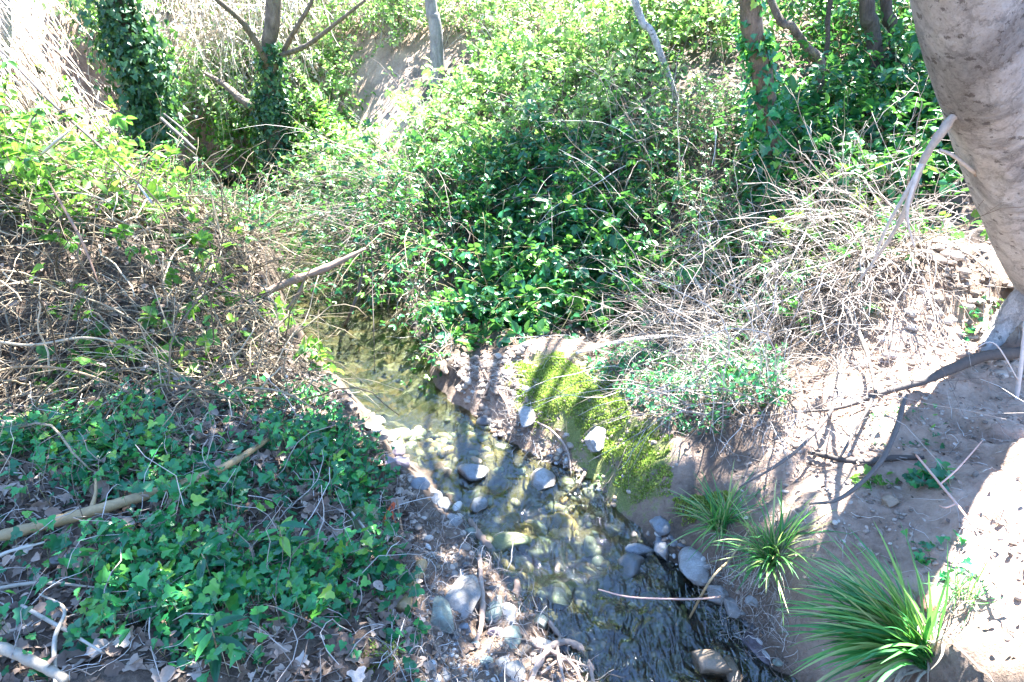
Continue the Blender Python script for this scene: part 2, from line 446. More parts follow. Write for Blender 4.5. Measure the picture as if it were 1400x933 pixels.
M['litter'] = stem_mat('leaf_litter', [(0, (.06, .04, .03)), (.4, (.16, .105, .075)), (.8, (.32, .235, .18)), (1, (.46, .38, .32))], .7)
M['straw'] = stem_mat('straw', [(0, (.16, .125, .085)), (.5, (.30, .25, .19)), (1, (.48, .43, .36))], .6)
M['tanwood'] = stem_mat('tan_wood', [(0, (.16, .10, .05)), (.5, (.30, .20, .095)), (1, (.42, .31, .17))], .6)
M['pale_straw'] = stem_mat('pale_straw', [(0, (.36, .28, .2)), (.5, (.56, .48, .38)), (1, (.72, .66, .56))], .6)
M['greywood'] = stem_mat('weathered_wood', [(0, (.16, .14, .13)), (.5, (.30, .27, .25)), (1, (.55, .52, .5))], .8)
M['darkwood'] = stem_mat('dark_wood', [(0, (.03, .025, .022)), (.5, (.065, .052, .045)), (1, (.12, .10, .088))], .8)
M['redwood'] = stem_mat('red_twig', [(0, (.28, .12, .09)), (.5, (.42, .22, .17)), (1, (.6, .38, .3))], .6)
M['rootwood'] = stem_mat('root_wood', [(0, (.14, .09, .065)), (.5, (.26, .18, .135)), (1, (.42, .32, .26))], .9)

def bark_mat(name, a, b_, c, moss=.0, scale=1.0):
    m, N, L, b = mat(name)
    p = world_pos(N)
    mp = N.new('ShaderNodeMapping'); mp.inputs['Scale'].default_value = (1, 1, .35); L.new(p, mp.inputs[0])
    n1 = noise(N, 9 * scale, 8, .65, .6); L.new(mp.outputs[0], n1.inputs['Vector'])
    n2 = noise(N, 42 * scale, 6, .7); L.new(mp.outputs[0], n2.inputs['Vector'])
    n3 = noise(N, 3.2 * scale, 4, .6, .4); L.new(p, n3.inputs['Vector'])
    r = ramp(N, [(.28, a), (.48, b_), (.7, c)]); L.new(n1.outputs['Fac'], r.inputs[0])
    col = mixc(N, L, .6, r.outputs[0], n2.outputs['Fac'], 'OVERLAY')
    r3 = ramp(N, [(.52, (0, 0, 0)), (.68, (1, 1, 1))]); L.new(n3.outputs['Fac'], r3.inputs[0])
    col = mixc(N, L, mth(N, L, 'MULTIPLY', r3.outputs[0], moss), col, (.10, .13, .04))
    L.new(col, b.inputs['Base Color']); b.inputs['Roughness'].default_value = .85
    h = mth(N, L, 'ADD', mth(N, L, 'MULTIPLY', n1.outputs['Fac'], .9), mth(N, L, 'MULTIPLY', n2.outputs['Fac'], .5))
    L.new(bump(N, L, h, 1.0, .05), b.inputs['Normal'])
    return m
m, N, L, b = mat('pale_bark')
p = world_pos(N)
mp = N.new('ShaderNodeMapping'); mp.inputs['Scale'].default_value = (1, 1, .7); mp.inputs['Rotation'].default_value = (0, math.radians(-22), 0); L.new(p, mp.inputs[0])
n1 = noise(N, 6.5, 9, .62, .5); L.new(mp.outputs[0], n1.inputs['Vector'])
n2 = noise(N, 58, 7, .8, .3); L.new(mp.outputs[0], n2.inputs['Vector'])
n3 = noise(N, 2.6, 5, .6, 1.2); L.new(mp.outputs[0], n3.inputs['Vector'])
n4 = noise(N, 120, 3, .7); L.new(p, n4.inputs['Vector'])
r = ramp(N, [(.27, (.12, .10, .09)), (.35, (.36, .33, .32)), (.43, (.57, .54, .53)), (.56, (.72, .70, .69))])
L.new(mth(N, L, 'ADD', mth(N, L, 'MULTIPLY', n1.outputs['Fac'], .62), mth(N, L, 'MULTIPLY', n2.outputs['Fac'], .38)), r.inputs[0])
r3 = ramp(N, [(.54, (0, 0, 0)), (.66, (1, 1, 1))]); L.new(n3.outputs['Fac'], r3.inputs[0])
r2 = ramp(N, [(.38, (.07, .055, .045)), (.60, (.34, .30, .27))]); L.new(n2.outputs['Fac'], r2.inputs[0])
col = mixc(N, L, mth(N, L, 'MULTIPLY', r3.outputs[0], .5), r.outputs[0], r2.outputs[0])
r4 = ramp(N, [(.58, (0, 0, 0)), (.72, (1, 1, 1))]); L.new(n4.outputs['Fac'], r4.inputs[0])
col = mixc(N, L, mth(N, L, 'MULTIPLY', r4.outputs[0], .5), col, (.08, .065, .055))
# flecks, pits and fine cracks
mq = N.new('ShaderNodeMapping'); mq.inputs['Scale'].default_value = (1, 1, 2.2); L.new(mixc(N, L, .05, p, n2.outputs['Color'], 'ADD'), mq.inputs[0])
vf = N.new('ShaderNodeTexVoronoi'); vf.inputs['Scale'].default_value = 26; L.new(mq.outputs[0], vf.inputs['Vector'])
sf = N.new('ShaderNodeSeparateColor'); L.new(vf.outputs['Color'], sf.inputs[0])
fl = mth(N, L, 'MULTIPLY', mth(N, L, 'LESS_THAN', vf.outputs['Distance'], mth(N, L, 'MULTIPLY', sf.outputs[0], .42)), mth(N, L, 'GREATER_THAN', sf.outputs[1], .55))
mk2 = N.new('ShaderNodeMapping'); mk2.inputs['Scale'].default_value = (1, 1, .3); mk2.inputs['Rotation'].default_value = (0, math.radians(-22), 0); L.new(mixc(N, L, .09, p, n2.outputs['Color'], 'ADD'), mk2.inputs[0])
vc = N.new('ShaderNodeTexVoronoi'); vc.feature = 'DISTANCE_TO_EDGE'; vc.inputs['Scale'].default_value = 11; L.new(mk2.outputs[0], vc.inputs['Vector'])
ck = N.new('ShaderNodeMapRange'); ck.inputs[1].default_value = .045; ck.inputs[2].default_value = .0; L.new(vc.outputs['Distance'], ck.inputs[0])
ck = mth(N, L, 'MULTIPLY', ck.outputs[0], mth(N, L, 'MULTIPLY', n3.outputs['Fac'], 1.3, True))
dk = mth(N, L, 'MAXIMUM', mth(N, L, 'MULTIPLY', fl, .7), mth(N, L, 'MULTIPLY', ck, .55))
col = mixc(N, L, dk, col, (.09, .07, .06))
L.new(col, b.inputs['Base Color']); b.inputs['Roughness'].default_value = .85
h = mth(N, L, 'SUBTRACT', mth(N, L, 'MULTIPLY', n1.outputs['Fac'], 1.0), mth(N, L, 'MULTIPLY', dk, .35))
h = mth(N, L, 'ADD', h, mth(N, L, 'MULTIPLY', n2.outputs['Fac'], .8))
h = mth(N, L, 'ADD', h, mth(N, L, 'MULTIPLY', r3.outputs[0], mth(N, L, 'MULTIPLY', n2.outputs['Fac'], 1.2)))
L.new(bump(N, L, h, 1.0, .05), b.inputs['Normal'])
M['pale_bark'] = m
M['brown_bark'] = bark_mat('brown_bark', (.07, .05, .04), (.17, .13, .10), (.28, .22, .17), .3, 2)
M['dark_bark'] = bark_mat('dark_bark', (.03, .025, .022), (.07, .055, .045), (.13, .105, .09), .2, 2)
M['grey_bark'] = bark_mat('grey_bark', (.16, .14, .15), (.3, .27, .28), (.42, .38, .38), .1, 2)

def stone_mat(name, a, b_, rough=.55, moss=0.0):
    m, N, L, b = mat(name)
    p = world_pos(N)
    n1 = noise(N, 22, 6, .6, .3); L.new(p, n1.inputs['Vector'])
    n2 = noise(N, 160, 3, .7); L.new(p, n2.inputs['Vector'])
    r = ramp(N, [(.3, a), (.7, b_)]); L.new(n1.outputs['Fac'], r.inputs[0])
    col = mixc(N, L, .45, r.outputs[0], n2.outputs['Fac'], 'OVERLAY')
    if moss:
        g = N.new('ShaderNodeNewGeometry'); sx = N.new('ShaderNodeSeparateXYZ'); L.new(g.outputs['Normal'], sx.inputs[0])
        k = mth(N, L, 'MULTIPLY', mth(N, L, 'MULTIPLY', n1.outputs['Fac'], 1.6, True), moss, True)
        col = mixc(N, L, k, col, (.10, .15, .03))
    n3 = noise(N, 9, 5, .7, .6); L.new(p, n3.inputs['Vector'])
    sil = ramp(N, [(.46, (0, 0, 0)), (.62, (1, 1, 1))]); L.new(n3.outputs['Fac'], sil.inputs[0])
    col = mixc(N, L, mth(N, L, 'MULTIPLY', sil.outputs[0], .55), col, (.17, .13, .095))
    sz = N.new('ShaderNodeSeparateXYZ'); L.new(p, sz.inputs[0])
    wl = N.new('ShaderNodeMapRange'); wl.inputs[1].default_value = .028; wl.inputs[2].default_value = .008; L.new(mth(N, L, 'ADD', sz.outputs['Z'], mth(N, L, 'MULTIPLY', mth(N, L, 'SUBTRACT', n1.outputs['Fac'], .5), .03)), wl.inputs[0])
    wfac = mth(N, L, 'MULTIPLY', wl.outputs[0], .85)
    col = mixc(N, L, wfac, col, mixc(N, L, 1.0, col, (.36, .34, .30), 'MULTIPLY'))
    L.new(col, b.inputs['Base Color'])
    rr = N.new('ShaderNodeMapRange'); rr.inputs[3].default_value = rough - .12; rr.inputs[4].default_value = rough + .2
    L.new(n1.outputs['Fac'], rr.inputs[0]); L.new(mth(N, L, 'SUBTRACT', rr.outputs[0], mth(N, L, 'MULTIPLY', wl.outputs[0], .35)), b.inputs['Roughness'])
    h = mth(N, L, 'ADD', n1.outputs['Fac'], mth(N, L, 'MULTIPLY', n2.outputs['Fac'], .25))
    L.new(bump(N, L, h, .5, .012), b.inputs['Normal'])
    return m
S = {'grey': stone_mat('grey_stone', (.15, .15, .148), (.30, .295, .285)), 'blue': stone_mat('bluish_stone', (.12, .135, .15), (.24, .26, .285), .4),
     'pale': stone_mat('pale_stone', (.21, .205, .2), (.37, .36, .35)), 'olive': stone_mat('mossy_stone', (.12, .12, .06), (.2, .19, .1), .4, .5),
     'green': stone_mat('greenish_stone', (.15, .19, .16), (.27, .32, .27), .5), 'brown': stone_mat('brown_stone', (.16, .11, .07), (.30, .22, .15), .5),
     'red': stone_mat('reddish_stone', (.24, .085, .06), (.38, .17, .12), .45), 'purple': stone_mat('purplish_stone', (.17, .13, .16), (.30, .25, .28), .5),
     'orange': stone_mat('orange_stone', (.32, .10, .02), (.48, .17, .04), .4), 'dark': stone_mat('dark_stone', (.05, .055, .06), (.12, .125, .13), .35)}

# ------------------------------------------------------------------ the ground: one sheet from the stream bed to the horizon
def warp_axis(lo, hi, step, far_lo, far_hi, g=1.12):
    a = list(np.arange(lo, hi + step / 2, step))
    s = step; x = hi
    while x < far_hi: s = min(s * g, 6); x += s; a.append(x)
    s = step; x = lo; b = []
    while x > far_lo: s = min(s * g, 6); x -= s; b.append(x)
    return np.array(b[::-1] + a)
xs = warp_axis(-3.4, 3.4, .018, -90, 90)
ys = warp_axis(1.0, 5.4, .018, -60, 140)
X, Y = np.meshgrid(xs, ys, indexing='ij')
Z = H(X, Y)
sd, hw = stream_dist(X, Y)
edge = sd - hw
fine = 0.030 * fbm(X * 17, Y * 17, 3) + 0.018 * fbm(X * 46, Y * 46, 2)
cob = np.clip(vnoise(X * 16, Y * 16) - .45, 0, 1) * .05 + np.clip(vnoise(X * 33 + 5, Y * 33) - .5, 0, 1) * .03
inb = sstep(.08, -.03, edge)
Z = Z + fine * (1 - .5 * inb) + cob * inb
gm = bpy.data.meshes.new('ground')
nx, ny = X.shape
gm.vertices.add(nx * ny); gm.vertices.foreach_set('co', np.stack([X, Y, Z], -1).astype(np.float32).ravel())
ii, jj = np.meshgrid(np.arange(nx - 1), np.arange(ny - 1), indexing='ij')
q = np.stack([ii * ny + jj, (ii + 1) * ny + jj, (ii + 1) * ny + jj + 1, ii * ny + jj + 1], -1).reshape(-1, 4).astype(np.int32)
gm.loops.add(q.size); gm.loops.foreach_set('vertex_index', q.ravel())
gm.polygons.add(len(q)); gm.polygons.foreach_set('loop_start', np.arange(0, q.size, 4, dtype=np.int32)); gm.polygons.foreach_set('loop_total', np.full(len(q), 4, np.int32))
gm.polygons.foreach_set('use_smooth', np.ones(len(q), bool)); gm.update(calc_edges=True)
def zone(uvs, soft=.12, world=False):
    P = np.array(uvs, float) if world else on_ground(np.array([a for a, b in uvs], float), np.array([b for a, b in uvs], float))[:, :2]
    q = np.column_stack([X.ravel(), Y.ravel()])
    ins = inside(P, q)
    d = np.full(len(q), 1e9)
    near = (q[:, 0] > P[:, 0].min() - 1) & (q[:, 0] < P[:, 0].max() + 1) & (q[:, 1] > P[:, 1].min() - 1) & (q[:, 1] < P[:, 1].max() + 1)
    qq = q[near]; dd = np.full(len(qq), 1e9)
    for i in range(len(P)):
        a, b = P[i - 1], P[i]; ab = b - a
        t = np.clip(((qq - a) @ ab) / (ab @ ab + 1e-9), 0, 1)
        dd = np.minimum(dd, np.hypot(*(qq - a - t[:, None] * ab).T))
    d[near] = dd
    return sstep(-soft, soft, np.where(ins, d, -d)).reshape(X.shape)
def put(name, vals):
    a = gm.attributes.new(name, 'FLOAT', 'POINT'); a.data.foreach_set('value', np.asarray(vals, np.float32).ravel())
MOSS_UV = [(690, 500), (800, 480), (880, 560), (935, 610), (915, 690), (880, 725), (820, 700), (775, 640), (720, 590), (690, 540)]
moss = zone(MOSS_UV, .1) * 1.0
moss = np.maximum(moss, .55 * zone([(900, 660), (1000, 680), (980, 720), (900, 720)], .08))
moss = np.maximum(moss, .62 * zone([(1060, 790), (1190, 720), (1300, 790), (1290, 880), (1180, 830), (1060, 850)], .15))
moss = np.maximum(moss, .35 * zone([(480, 780), (560, 800), (560, 933), (470, 933)], .1))
sand = np.maximum(zone([(980, 690), (1080, 560), (1180, 430), (1330, 400), (1500, 420), (1700, 930), (1100, 960), (1040, 820)], .18), .8 * zone([(690, 490), (800, 470), (960, 640), (900, 730), (760, 680), (600, 560)], .08))
sand = np.maximum(sand, .35 * zone([(560, 720), (640, 720), (740, 850), (850, 990), (560, 960), (550, 850)], .08))
sand = np.maximum(sand, zone([(430, 410), (600, 410), (600, 300), (440, 320)], .2))
sand = np.maximum(sand, zone([(-12, 8.8), (-4, 9.0), (1, 8.2), (4, 9.5), (4, 13), (-12, 14)], .5, True))
sand = np.maximum(sand, zone([(465, 75), (565, 75), (565, 215), (470, 205)], .2)); sand = np.maximum(sand, zone([(790, 15), (880, 10), (890, 50), (800, 55)], .3))
put('moss', moss); put('sand', sand); put('riffle', zone([(585, 600), (690, 560), (790, 670), (800, 715), (740, 720), (680, 690), (630, 650)], .1)); put('wet', sstep(.10, .0, edge + .05 * fbm(X * 9, Y * 9, 2)) * sstep(.10, .03, Z)); put('bed', sstep(.03, -.03, edge))
m, N, L, b = mat('ground_soil')
p = world_pos(N)
n1 = noise(N, 5, 6, .65, .3); L.new(p, n1.inputs['Vector'])
n2 = noise(N, 38, 6, .7); L.new(p, n2.inputs['Vector'])
n3 = noise(N, 150, 4, .75); L.new(p, n3.inputs['Vector'])
dirt = ramp(N, [(.3, (.045, .032, .023)), (.5, (.10, .07, .05)), (.72, (.19, .14, .10))]); L.new(n2.outputs['Fac'], dirt.inputs[0])
sandr = ramp(N, [(.30, (.15, .088, .058)), (.44, (.34, .232, .168)), (.56, (.45, .325, .245)), (.72, (.54, .43, .345))])
L.new(mth(N, L, 'ADD', mth(N, L, 'MULTIPLY', n1.outputs['Fac'], .55), mth(N, L, 'MULTIPLY', n2.outputs['Fac'], .45)), sandr.inputs[0])
col = mixc(N, L, attr(N, 'sand').outputs['Fac'], dirt.outputs[0], sandr.outputs[0])
n5 = noise(N, 1.7, 5, .65, .5); L.new(p, n5.inputs['Vector'])
r5 = ramp(N, [(.46, (0, 0, 0)), (.66, (1, 1, 1))]); L.new(n5.outputs['Fac'], r5.inputs[0])
col = mixc(N, L, mth(N, L, 'MULTIPLY', r5.outputs[0], .55), col, mixc(N, L, n2.outputs['Fac'], (.10, .065, .045), (.30, .20, .145)))
# pebbly stream bed: worn stones of many tones
vo = N.new('ShaderNodeTexVoronoi'); vo.inputs['Scale'].default_value = 17; vo.inputs['Randomness'].default_value = 1
nd = noise(N, 12, 3); L.new(p, nd.inputs['Vector'])
L.new(mixc(N, L, .12, p, nd.outputs['Color'], 'ADD'), vo.inputs['Vector'])
sepc = N.new('ShaderNodeSeparateColor'); L.new(vo.outputs['Color'], sepc.inputs[0])
bedr = ramp(N, [(0, (.022, .024, .024)), (.35, (.06, .055, .045)), (.6, (.11, .085, .05)), (.78, (.18, .11, .05)), (.92, (.24, .21, .17)), (1, (.36, .33, .28))])
L.new(sepc.outputs[0], bedr.inputs[0])
bedc = mixc(N, L, .55, bedr.outputs[0], n2.outputs['Fac'], 'OVERLAY')
bedc = mixc(N, L, mth(N, L, 'MULTIPLY', attr(N, 'riffle').outputs['Fac'], .75), bedc, mixc(N, L, n2.outputs['Fac'], (.20, .13, .07), (.50, .40, .29)))
col = mixc(N, L, attr(N, 'bed').outputs['Fac'], col, bedc)
wetc = mixc(N, L, 1.0, col, (.5, .47, .44), 'MULTIPLY')
col = mixc(N, L, mth(N, L, 'MULTIPLY', attr(N, 'wet').outputs['Fac'], .8), col, wetc)
# moss in patches
mossr = ramp(N, [(.3, (.09, .11, .03)), (.55, (.20, .22, .06)), (.75, (.32, .33, .12))]); L.new(n3.outputs['Fac'], mossr.inputs[0])
mk = mth(N, L, 'ADD', mth(N, L, 'MULTIPLY', attr(N, 'moss').outputs['Fac'], .62), mth(N, L, 'MULTIPLY', mth(N, L, 'SUBTRACT', n1.outputs['Fac'], .5), 1.5))
mk = mth(N, L, 'ADD', mk, mth(N, L, 'MULTIPLY', mth(N, L, 'SUBTRACT', n2.outputs['Fac'], .5), .9))
mr = N.new('ShaderNodeMapRange'); mr.inputs[1].default_value = .40; mr.inputs[2].default_value = .60; L.new(mk, mr.inputs[0])
mfac = mth(N, L, 'MULTIPLY', mr.outputs[0], mth(N, L, 'MULTIPLY', attr(N, 'moss').outputs['Fac'], 3, True))
col = mixc(N, L, mfac, col, mossr.outputs[0])
L.new(col, b.inputs['Base Color'])
rg = N.new('ShaderNodeMapRange'); rg.inputs[3].default_value = .92; rg.inputs[4].default_value = .35; L.new(attr(N, 'wet').outputs['Fac'], rg.inputs[0]); L.new(rg.outputs[0], b.inputs['Roughness'])
hh = mth(N, L, 'ADD', n2.outputs['Fac'], mth(N, L, 'MULTIPLY', n3.outputs['Fac'], .5))
L.new(bump(N, L, hh, .8, .02), b.inputs['Normal'])
gm.materials.append(m)
ground = bpy.data.objects.new('ground', gm); COL.objects.link(ground)
tag(ground, 'pale sandy and brown soil banks around the stream', 'ground', kind='structure')

# ------------------------------------------------------------------ water
m, N, L, b = mat('stream_water')
N.remove(b)
p = world_pos(N)
mp = N.new('ShaderNodeMapping'); mp.inputs['Rotation'].default_value = (0, 0, math.radians(-32)); mp.inputs['Scale'].default_value = (1.3, .5, 1); L.new(p, mp.inputs[0])
w1 = noise(N, 13, 2, .5, 1.6); L.new(mp.outputs[0], w1.inputs['Vector'])
w2 = noise(N, 75, 2, .5, .4); L.new(mp.outputs[0], w2.inputs['Vector'])
calm = N.new('ShaderNodeSeparateXYZ'); L.new(p, calm.inputs[0])
cm = N.new('ShaderNodeMapRange'); cm.inputs[1].default_value = 2.1; cm.inputs[2].default_value = 2.9; cm.inputs[3].default_value = 1.0; cm.inputs[4].default_value = .2; L.new(calm.outputs['Y'], cm.inputs[0])
bn = bump(N, L, mth(N, L, 'ADD', w1.outputs['Fac'], mth(N, L, 'MULTIPLY', w2.outputs['Fac'], .10)), .9, .032)
L.new(mth(N, L, 'MULTIPLY', cm.outputs[0], 1.0), bn.node.inputs['Strength'])
fr = N.new('ShaderNodeFresnel'); fr.inputs['IOR'].default_value = 1.6; L.new(bn, fr.inputs['Normal'])
tr = N.new('ShaderNodeBsdfTransparent'); tr.inputs['Color'].default_value = (.66, .72, .56, 1)
gl = N.new('ShaderNodeBsdfGlossy'); gl.inputs['Roughness'].default_value = .03; L.new(bn, gl.inputs['Normal'])
mx = N.new('ShaderNodeMixShader'); rf = N.new('ShaderNodeMapRange'); rf.inputs[1].default_value = .2; rf.inputs[2].default_value = 1.0; rf.inputs[3].default_value = 1.0; rf.inputs[4].default_value = 1.7; L.new(cm.outputs[0], rf.inputs[0])
L.new(mth(N, L, 'MULTIPLY', fr.outputs[0], rf.outputs[0], True), mx.inputs[0]); L.new(tr.outputs[0], mx.inputs[1]); L.new(gl.outputs[0], mx.inputs[2])
L.new(mx.outputs[0], N['Material Output'].inputs['Surface'])
wx = np.arange(-6, 2.4, .02); wy = np.arange(-5, 9.5, .02)
WX, WY = np.meshgrid(wx, wy, indexing='ij')
wd, wh = stream_dist(WX, WY)
rip = sstep(2.9, 2.1, WY)
WZ = .012 * fbm(WX * 7 + WY * 3, WY * 5, 3) + (.09 * fbm(WX * 8 + WY * 4, WY * 6 - WX * 3, 3) + .02 * fbm(WX * 20, WY * 14, 2)) * rip
keep = (wd < wh + .26)
idx = -np.ones(WX.shape, int); idx[keep] = np.arange(keep.sum())
c4 = np.stack([idx[:-1, :-1], idx[1:, :-1], idx[1:, 1:], idx[:-1, 1:]], -1).reshape(-1, 4)
c4 = c4[(c4 >= 0).all(1)]
mb = MB(); mb.add(np.stack([WX[keep], WY[keep], WZ[keep]], -1), [c4])
water = mb.build('stream', m); tag(water, 'shallow clear stream running over pebbles between the banks', 'stream', kind='structure')
# ------------------------------------------------------------------ trees
def big_trunk(mb, pts, rad, n=60, s=28, amp=.07, seed=3, fx=1.2):
    P, R = spline(pts, rad, n)
    T = nrm(np.gradient(P, axis=0))
    A = nrm(np.cross(T, np.array([0, 1.0, 0]))); B = np.cross(T, A)
    ang = np.arange(s) * 2 * math.pi / s
    L = np.concatenate([[0], np.cumsum(np.linalg.norm(np.diff(P, axis=0), axis=1))])
    ca, sa = np.cos(ang)[None] + 0 * L[:, None], np.sin(ang)[None] + 0 * L[:, None]
    d = amp * (1.6 * fbm(ca * fx + seed * 7.7 + L[:, None] * .9, sa * fx + L[:, None] * 1.1, 3) + .5 * fbm(ca * 5 + L[:, None] * 4, sa * 5 + seed + L[:, None] * 3, 2))
    rr = R[:, None] * (1 + d * 2)
    V = P[:, None] + rr[..., None] * (A[:, None] * np.cos(ang)[None, :, None] + B[:, None] * np.sin(ang)[None, :, None])
    k = np.arange(n - 1)[:, None] * s; j = np.arange(s)[None]; j2 = (j + 1) % s
    F = np.stack(np.broadcast_arrays(k + j, k + j2, k + s + j2, k + s + j), -1).reshape(-1, 4)
    mb.add(V.reshape(-1, 3), [F, np.arange(s)[None, ::-1], (n - 1) * s + np.arange(s)[None]])
    return P, R
def ivy_on(rng, mb, P, R, n, size, thick, lo=0, hi=1, tpl=IVY, front=None):
    t = (lo + (hi - lo) * rng.random(n)) * (len(P) - 1.001); k = t.astype(int); f = (t - k)[:, None]
    c = P[k] * (1 - f) + P[k + 1] * f; r = R[k] * (1 - f[:, 0]) + R[k + 1] * f[:, 0]
    o = rng.normal(0, 1, (n, 3)); o[:, 2] *= .1
    if front is not None: o = o + np.asarray(front)
    o = nrm(o)
    pos = c + o * (r + thick * rng.random(n) ** 1.2)[:, None]
    ax = nrm(rng.normal(0, .6, (n, 3)) + np.array([0, 0, -.8]) + .5 * o)
    nr = nrm(o + np.array([0, 0, .5]) + rng.normal(0, .35, (n, 3)))
    nr = nrm(nr - (nr * ax).sum(-1, keepdims=True) * ax)
    leaf_batch(mb, tpl, pos, ax, nr, size * (1 + .3 * rng.normal(0, 1, n)).clip(.5, 1.7), rng.random(n))
def crown_over(rng, mb, tw, uvs, n_clump, zlo, zhi, per=46, size=.075, spread=.26, hub=None):
    """leafy clumps of a crown high above, on the sunward side of the ground they shade, with the limbs that bear them"""
    g = poly_sample(rng, uvs, n_clump)
    z = zlo + (zhi - zlo) * rng.random(n_clump)
    c = g + SUN * ((z - g[:, 2]) / SUN[2])[:, None]
    pos = np.repeat(c, per, 0) + rng.normal(0, spread, (n_clump * per, 3)) * [1, 1, .6]
    n = len(pos)
    leaf_batch(mb, OVAL, pos, rdir(rng, n, -.3), rdir(rng, n, 1.2), size * rng.uniform(.7, 1.3, n), rng.random(n))
    if hub is not None:
        for k in range(0, n_clump, 3):
            a, b_ = np.asarray(hub), c[k]
            mid = (a + b_) / 2 + rng.normal(0, .12, 3) + [0, 0, .12]
            limb(tw, [a, mid, b_], [.035, .018, .006], 12, 5, .05, int(k))
    return c

rng = np.random.default_rng(11)
# the big pale trunk at the right edge
P0, P1, P2, P3 = at_depth(1505, 470, 3.12), at_depth(1424, 300, 2.80), at_depth(1386, 200, 2.63), at_depth(1336, 0, 2.28)
P4 = P3 + (P3 - P1) * .9 + [0.08, .05, .2]; P5 = P4 + [-.35, .25, 1.1]; P6 = P5 + [-.1, .4, 1.0]
root0 = np.array([P0[0], P0[1], H(P0[0], P0[1])])
t1 = thing('leaning_tree', 'broad pale grey trunk with mottled bark leaning in at the edge of the bank', 'tree', root0)
mb = MB(); TP, TR = big_trunk(mb, [P0 + [.1, 0, -.35], P0, P1, P2, P3, P4, P5, P6], [.27, .235, .200, .186, .166, .155, .135, .10], 190, 72, .075, 3)
part(mb, 'trunk', M['pale_bark'], t1)
mb = MB()
limb(mb, [at_depth(1452, 385, 2.95), at_depth(1400, 410, 2.92), G(1362, 455) + [0, 0, .02], G(1335, 490) - [0, 0, .05]], [.10, .07, .05, .03], 26, 12, .05, 4)
part(mb, 'root', M['pale_bark'], t1)
mb = MB()
a, b_, c_, d_ = at_depth(1322, 140, 2.390), at_depth(1290, 178, 2.408), at_depth(1262, 222, 2.452), at_depth(1232, 300, 2.560)
limb(mb, [a + [.06, .03, .02], a, b_, c_, d_, at_depth(1200, 350, 2.660), at_depth(1168, 392, 2.752)], [.019, .018, .016, .013, .010, .007, .003], 34, 8, .09, 6, .55)
limb(mb, [c_, at_depth(1240, 262, 2.472), at_depth(1212, 312, 2.542), at_depth(1188, 375, 2.665)], [.009, .008, .006, .003], 20, 7, .06, 7, .8)
limb(mb, [at_depth(1258, 225, 2.455), at_depth(1240, 290, 2.460), at_depth(1250, 340, 2.510)], [.008, .006, .003], 18, 6, .06, 8, .85)
limb(mb, [at_depth(1285, 205, 2.435), at_depth(1305, 214, 2.464), at_depth(1332, 236, 2.546)], [.006, .007, .008], 14, 6, .06, 10, .7)
limb(mb, [a + [.005, 0, .0], at_depth(1328, 180, 2.470), at_depth(1334, 240, 2.570)], [.012, .011, .007], 14, 6, .06, 9, .3)
part(mb, 'snapped_limb', M['greywood'], t1)
mb = MB()
ivy_on(rng, mb, TP[20:60], TR[20:60], 130, .05, .05, .55, 1, OVAL, (1.6, -.6, 0))
part(mb, 'foliage', M['bright'], t1)
mb, tw = MB(), MB()
hub = P5
SHADE_IVY = [(-60, 620), (200, 600), (420, 580), (560, 680), (650, 740), (700, 850), (740, 960), (-120, 960)]
crown_over(rng, mb, tw, SHADE_IVY, 112, 4.2, 5.4, 46, .08, .24, hub)
crown_over(rng, mb, tw, [(690, 720), (860, 740), (1000, 880), (900, 960), (760, 880)], 26, 4.3, 5.3, 46, .08, .2, hub)
part(tw, 'limb', M['pale_bark'], t1); part(mb, 'crown', M['bramble'], t1)

def tree(name, label, spec, bark, ivy=None, ivymat='ivy', seed=1, group=None, limbs=(), amp=.05, n=40, s=14, shade=None, cat='tree'):
    """spec: (column, row, distance, radius) up the trunk"""
    r = np.random.default_rng(seed)
    pts = [at_depth(u, v, Yd) for u, v, Yd, _ in spec]; rad = [q[3] for q in spec]
    base = pts[0].copy(); gz = H(base[0], base[1])
    pts = [np.array([base[0], base[1], min(gz, base[2]) - .1])] + pts; rad = [rad[0] * 1.15] + rad
    top = pts[-1] + nrm(pts[-1] - pts[-2]) * 1.2 + [0, 0, .8]; pts.append(top); rad.append(rad[-1] * .7)
    t = thing(name, label, cat, [base[0], base[1], gz], group)
    mb = MB(); P, R = big_trunk(mb, pts, rad, n, s, amp, seed); part(mb, 'trunk', M[bark], t)
    if limbs:
        for lp, lr in limbs:
            mb = MB(); limb(mb, [at_depth(*q) for q in lp], lr, 26, 7, .06, seed + 3, .6); part(mb, 'limb', M[bark] if bark != 'grey_bark' else M['grey_bark'], t)
    if ivy:
        mb = MB()
        for cnt, size, thick, lo, hi in ivy: ivy_on(r, mb, P, R, cnt, size, thick, lo, hi)
        part(mb, 'ivy', M[ivymat], t)
    if shade:
        mb, tw = MB(), MB()
        for uvs, k, z0, z1, sp in shade: crown_over(r, mb, tw, uvs, k, z0, z1, 44, .085, sp, top)
        part(tw, 'branch', M[bark], t); part(mb, 'crown', M['bramble'], t)
    return t
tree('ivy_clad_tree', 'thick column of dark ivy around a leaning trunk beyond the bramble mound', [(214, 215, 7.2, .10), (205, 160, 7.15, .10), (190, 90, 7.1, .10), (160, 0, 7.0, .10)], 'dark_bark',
     [(3000, .05, .10, 0, .82), (2600, .05, .24, .25, 1.0), (1000, .05, .34, .5, 1.0)], 'dark', 21)
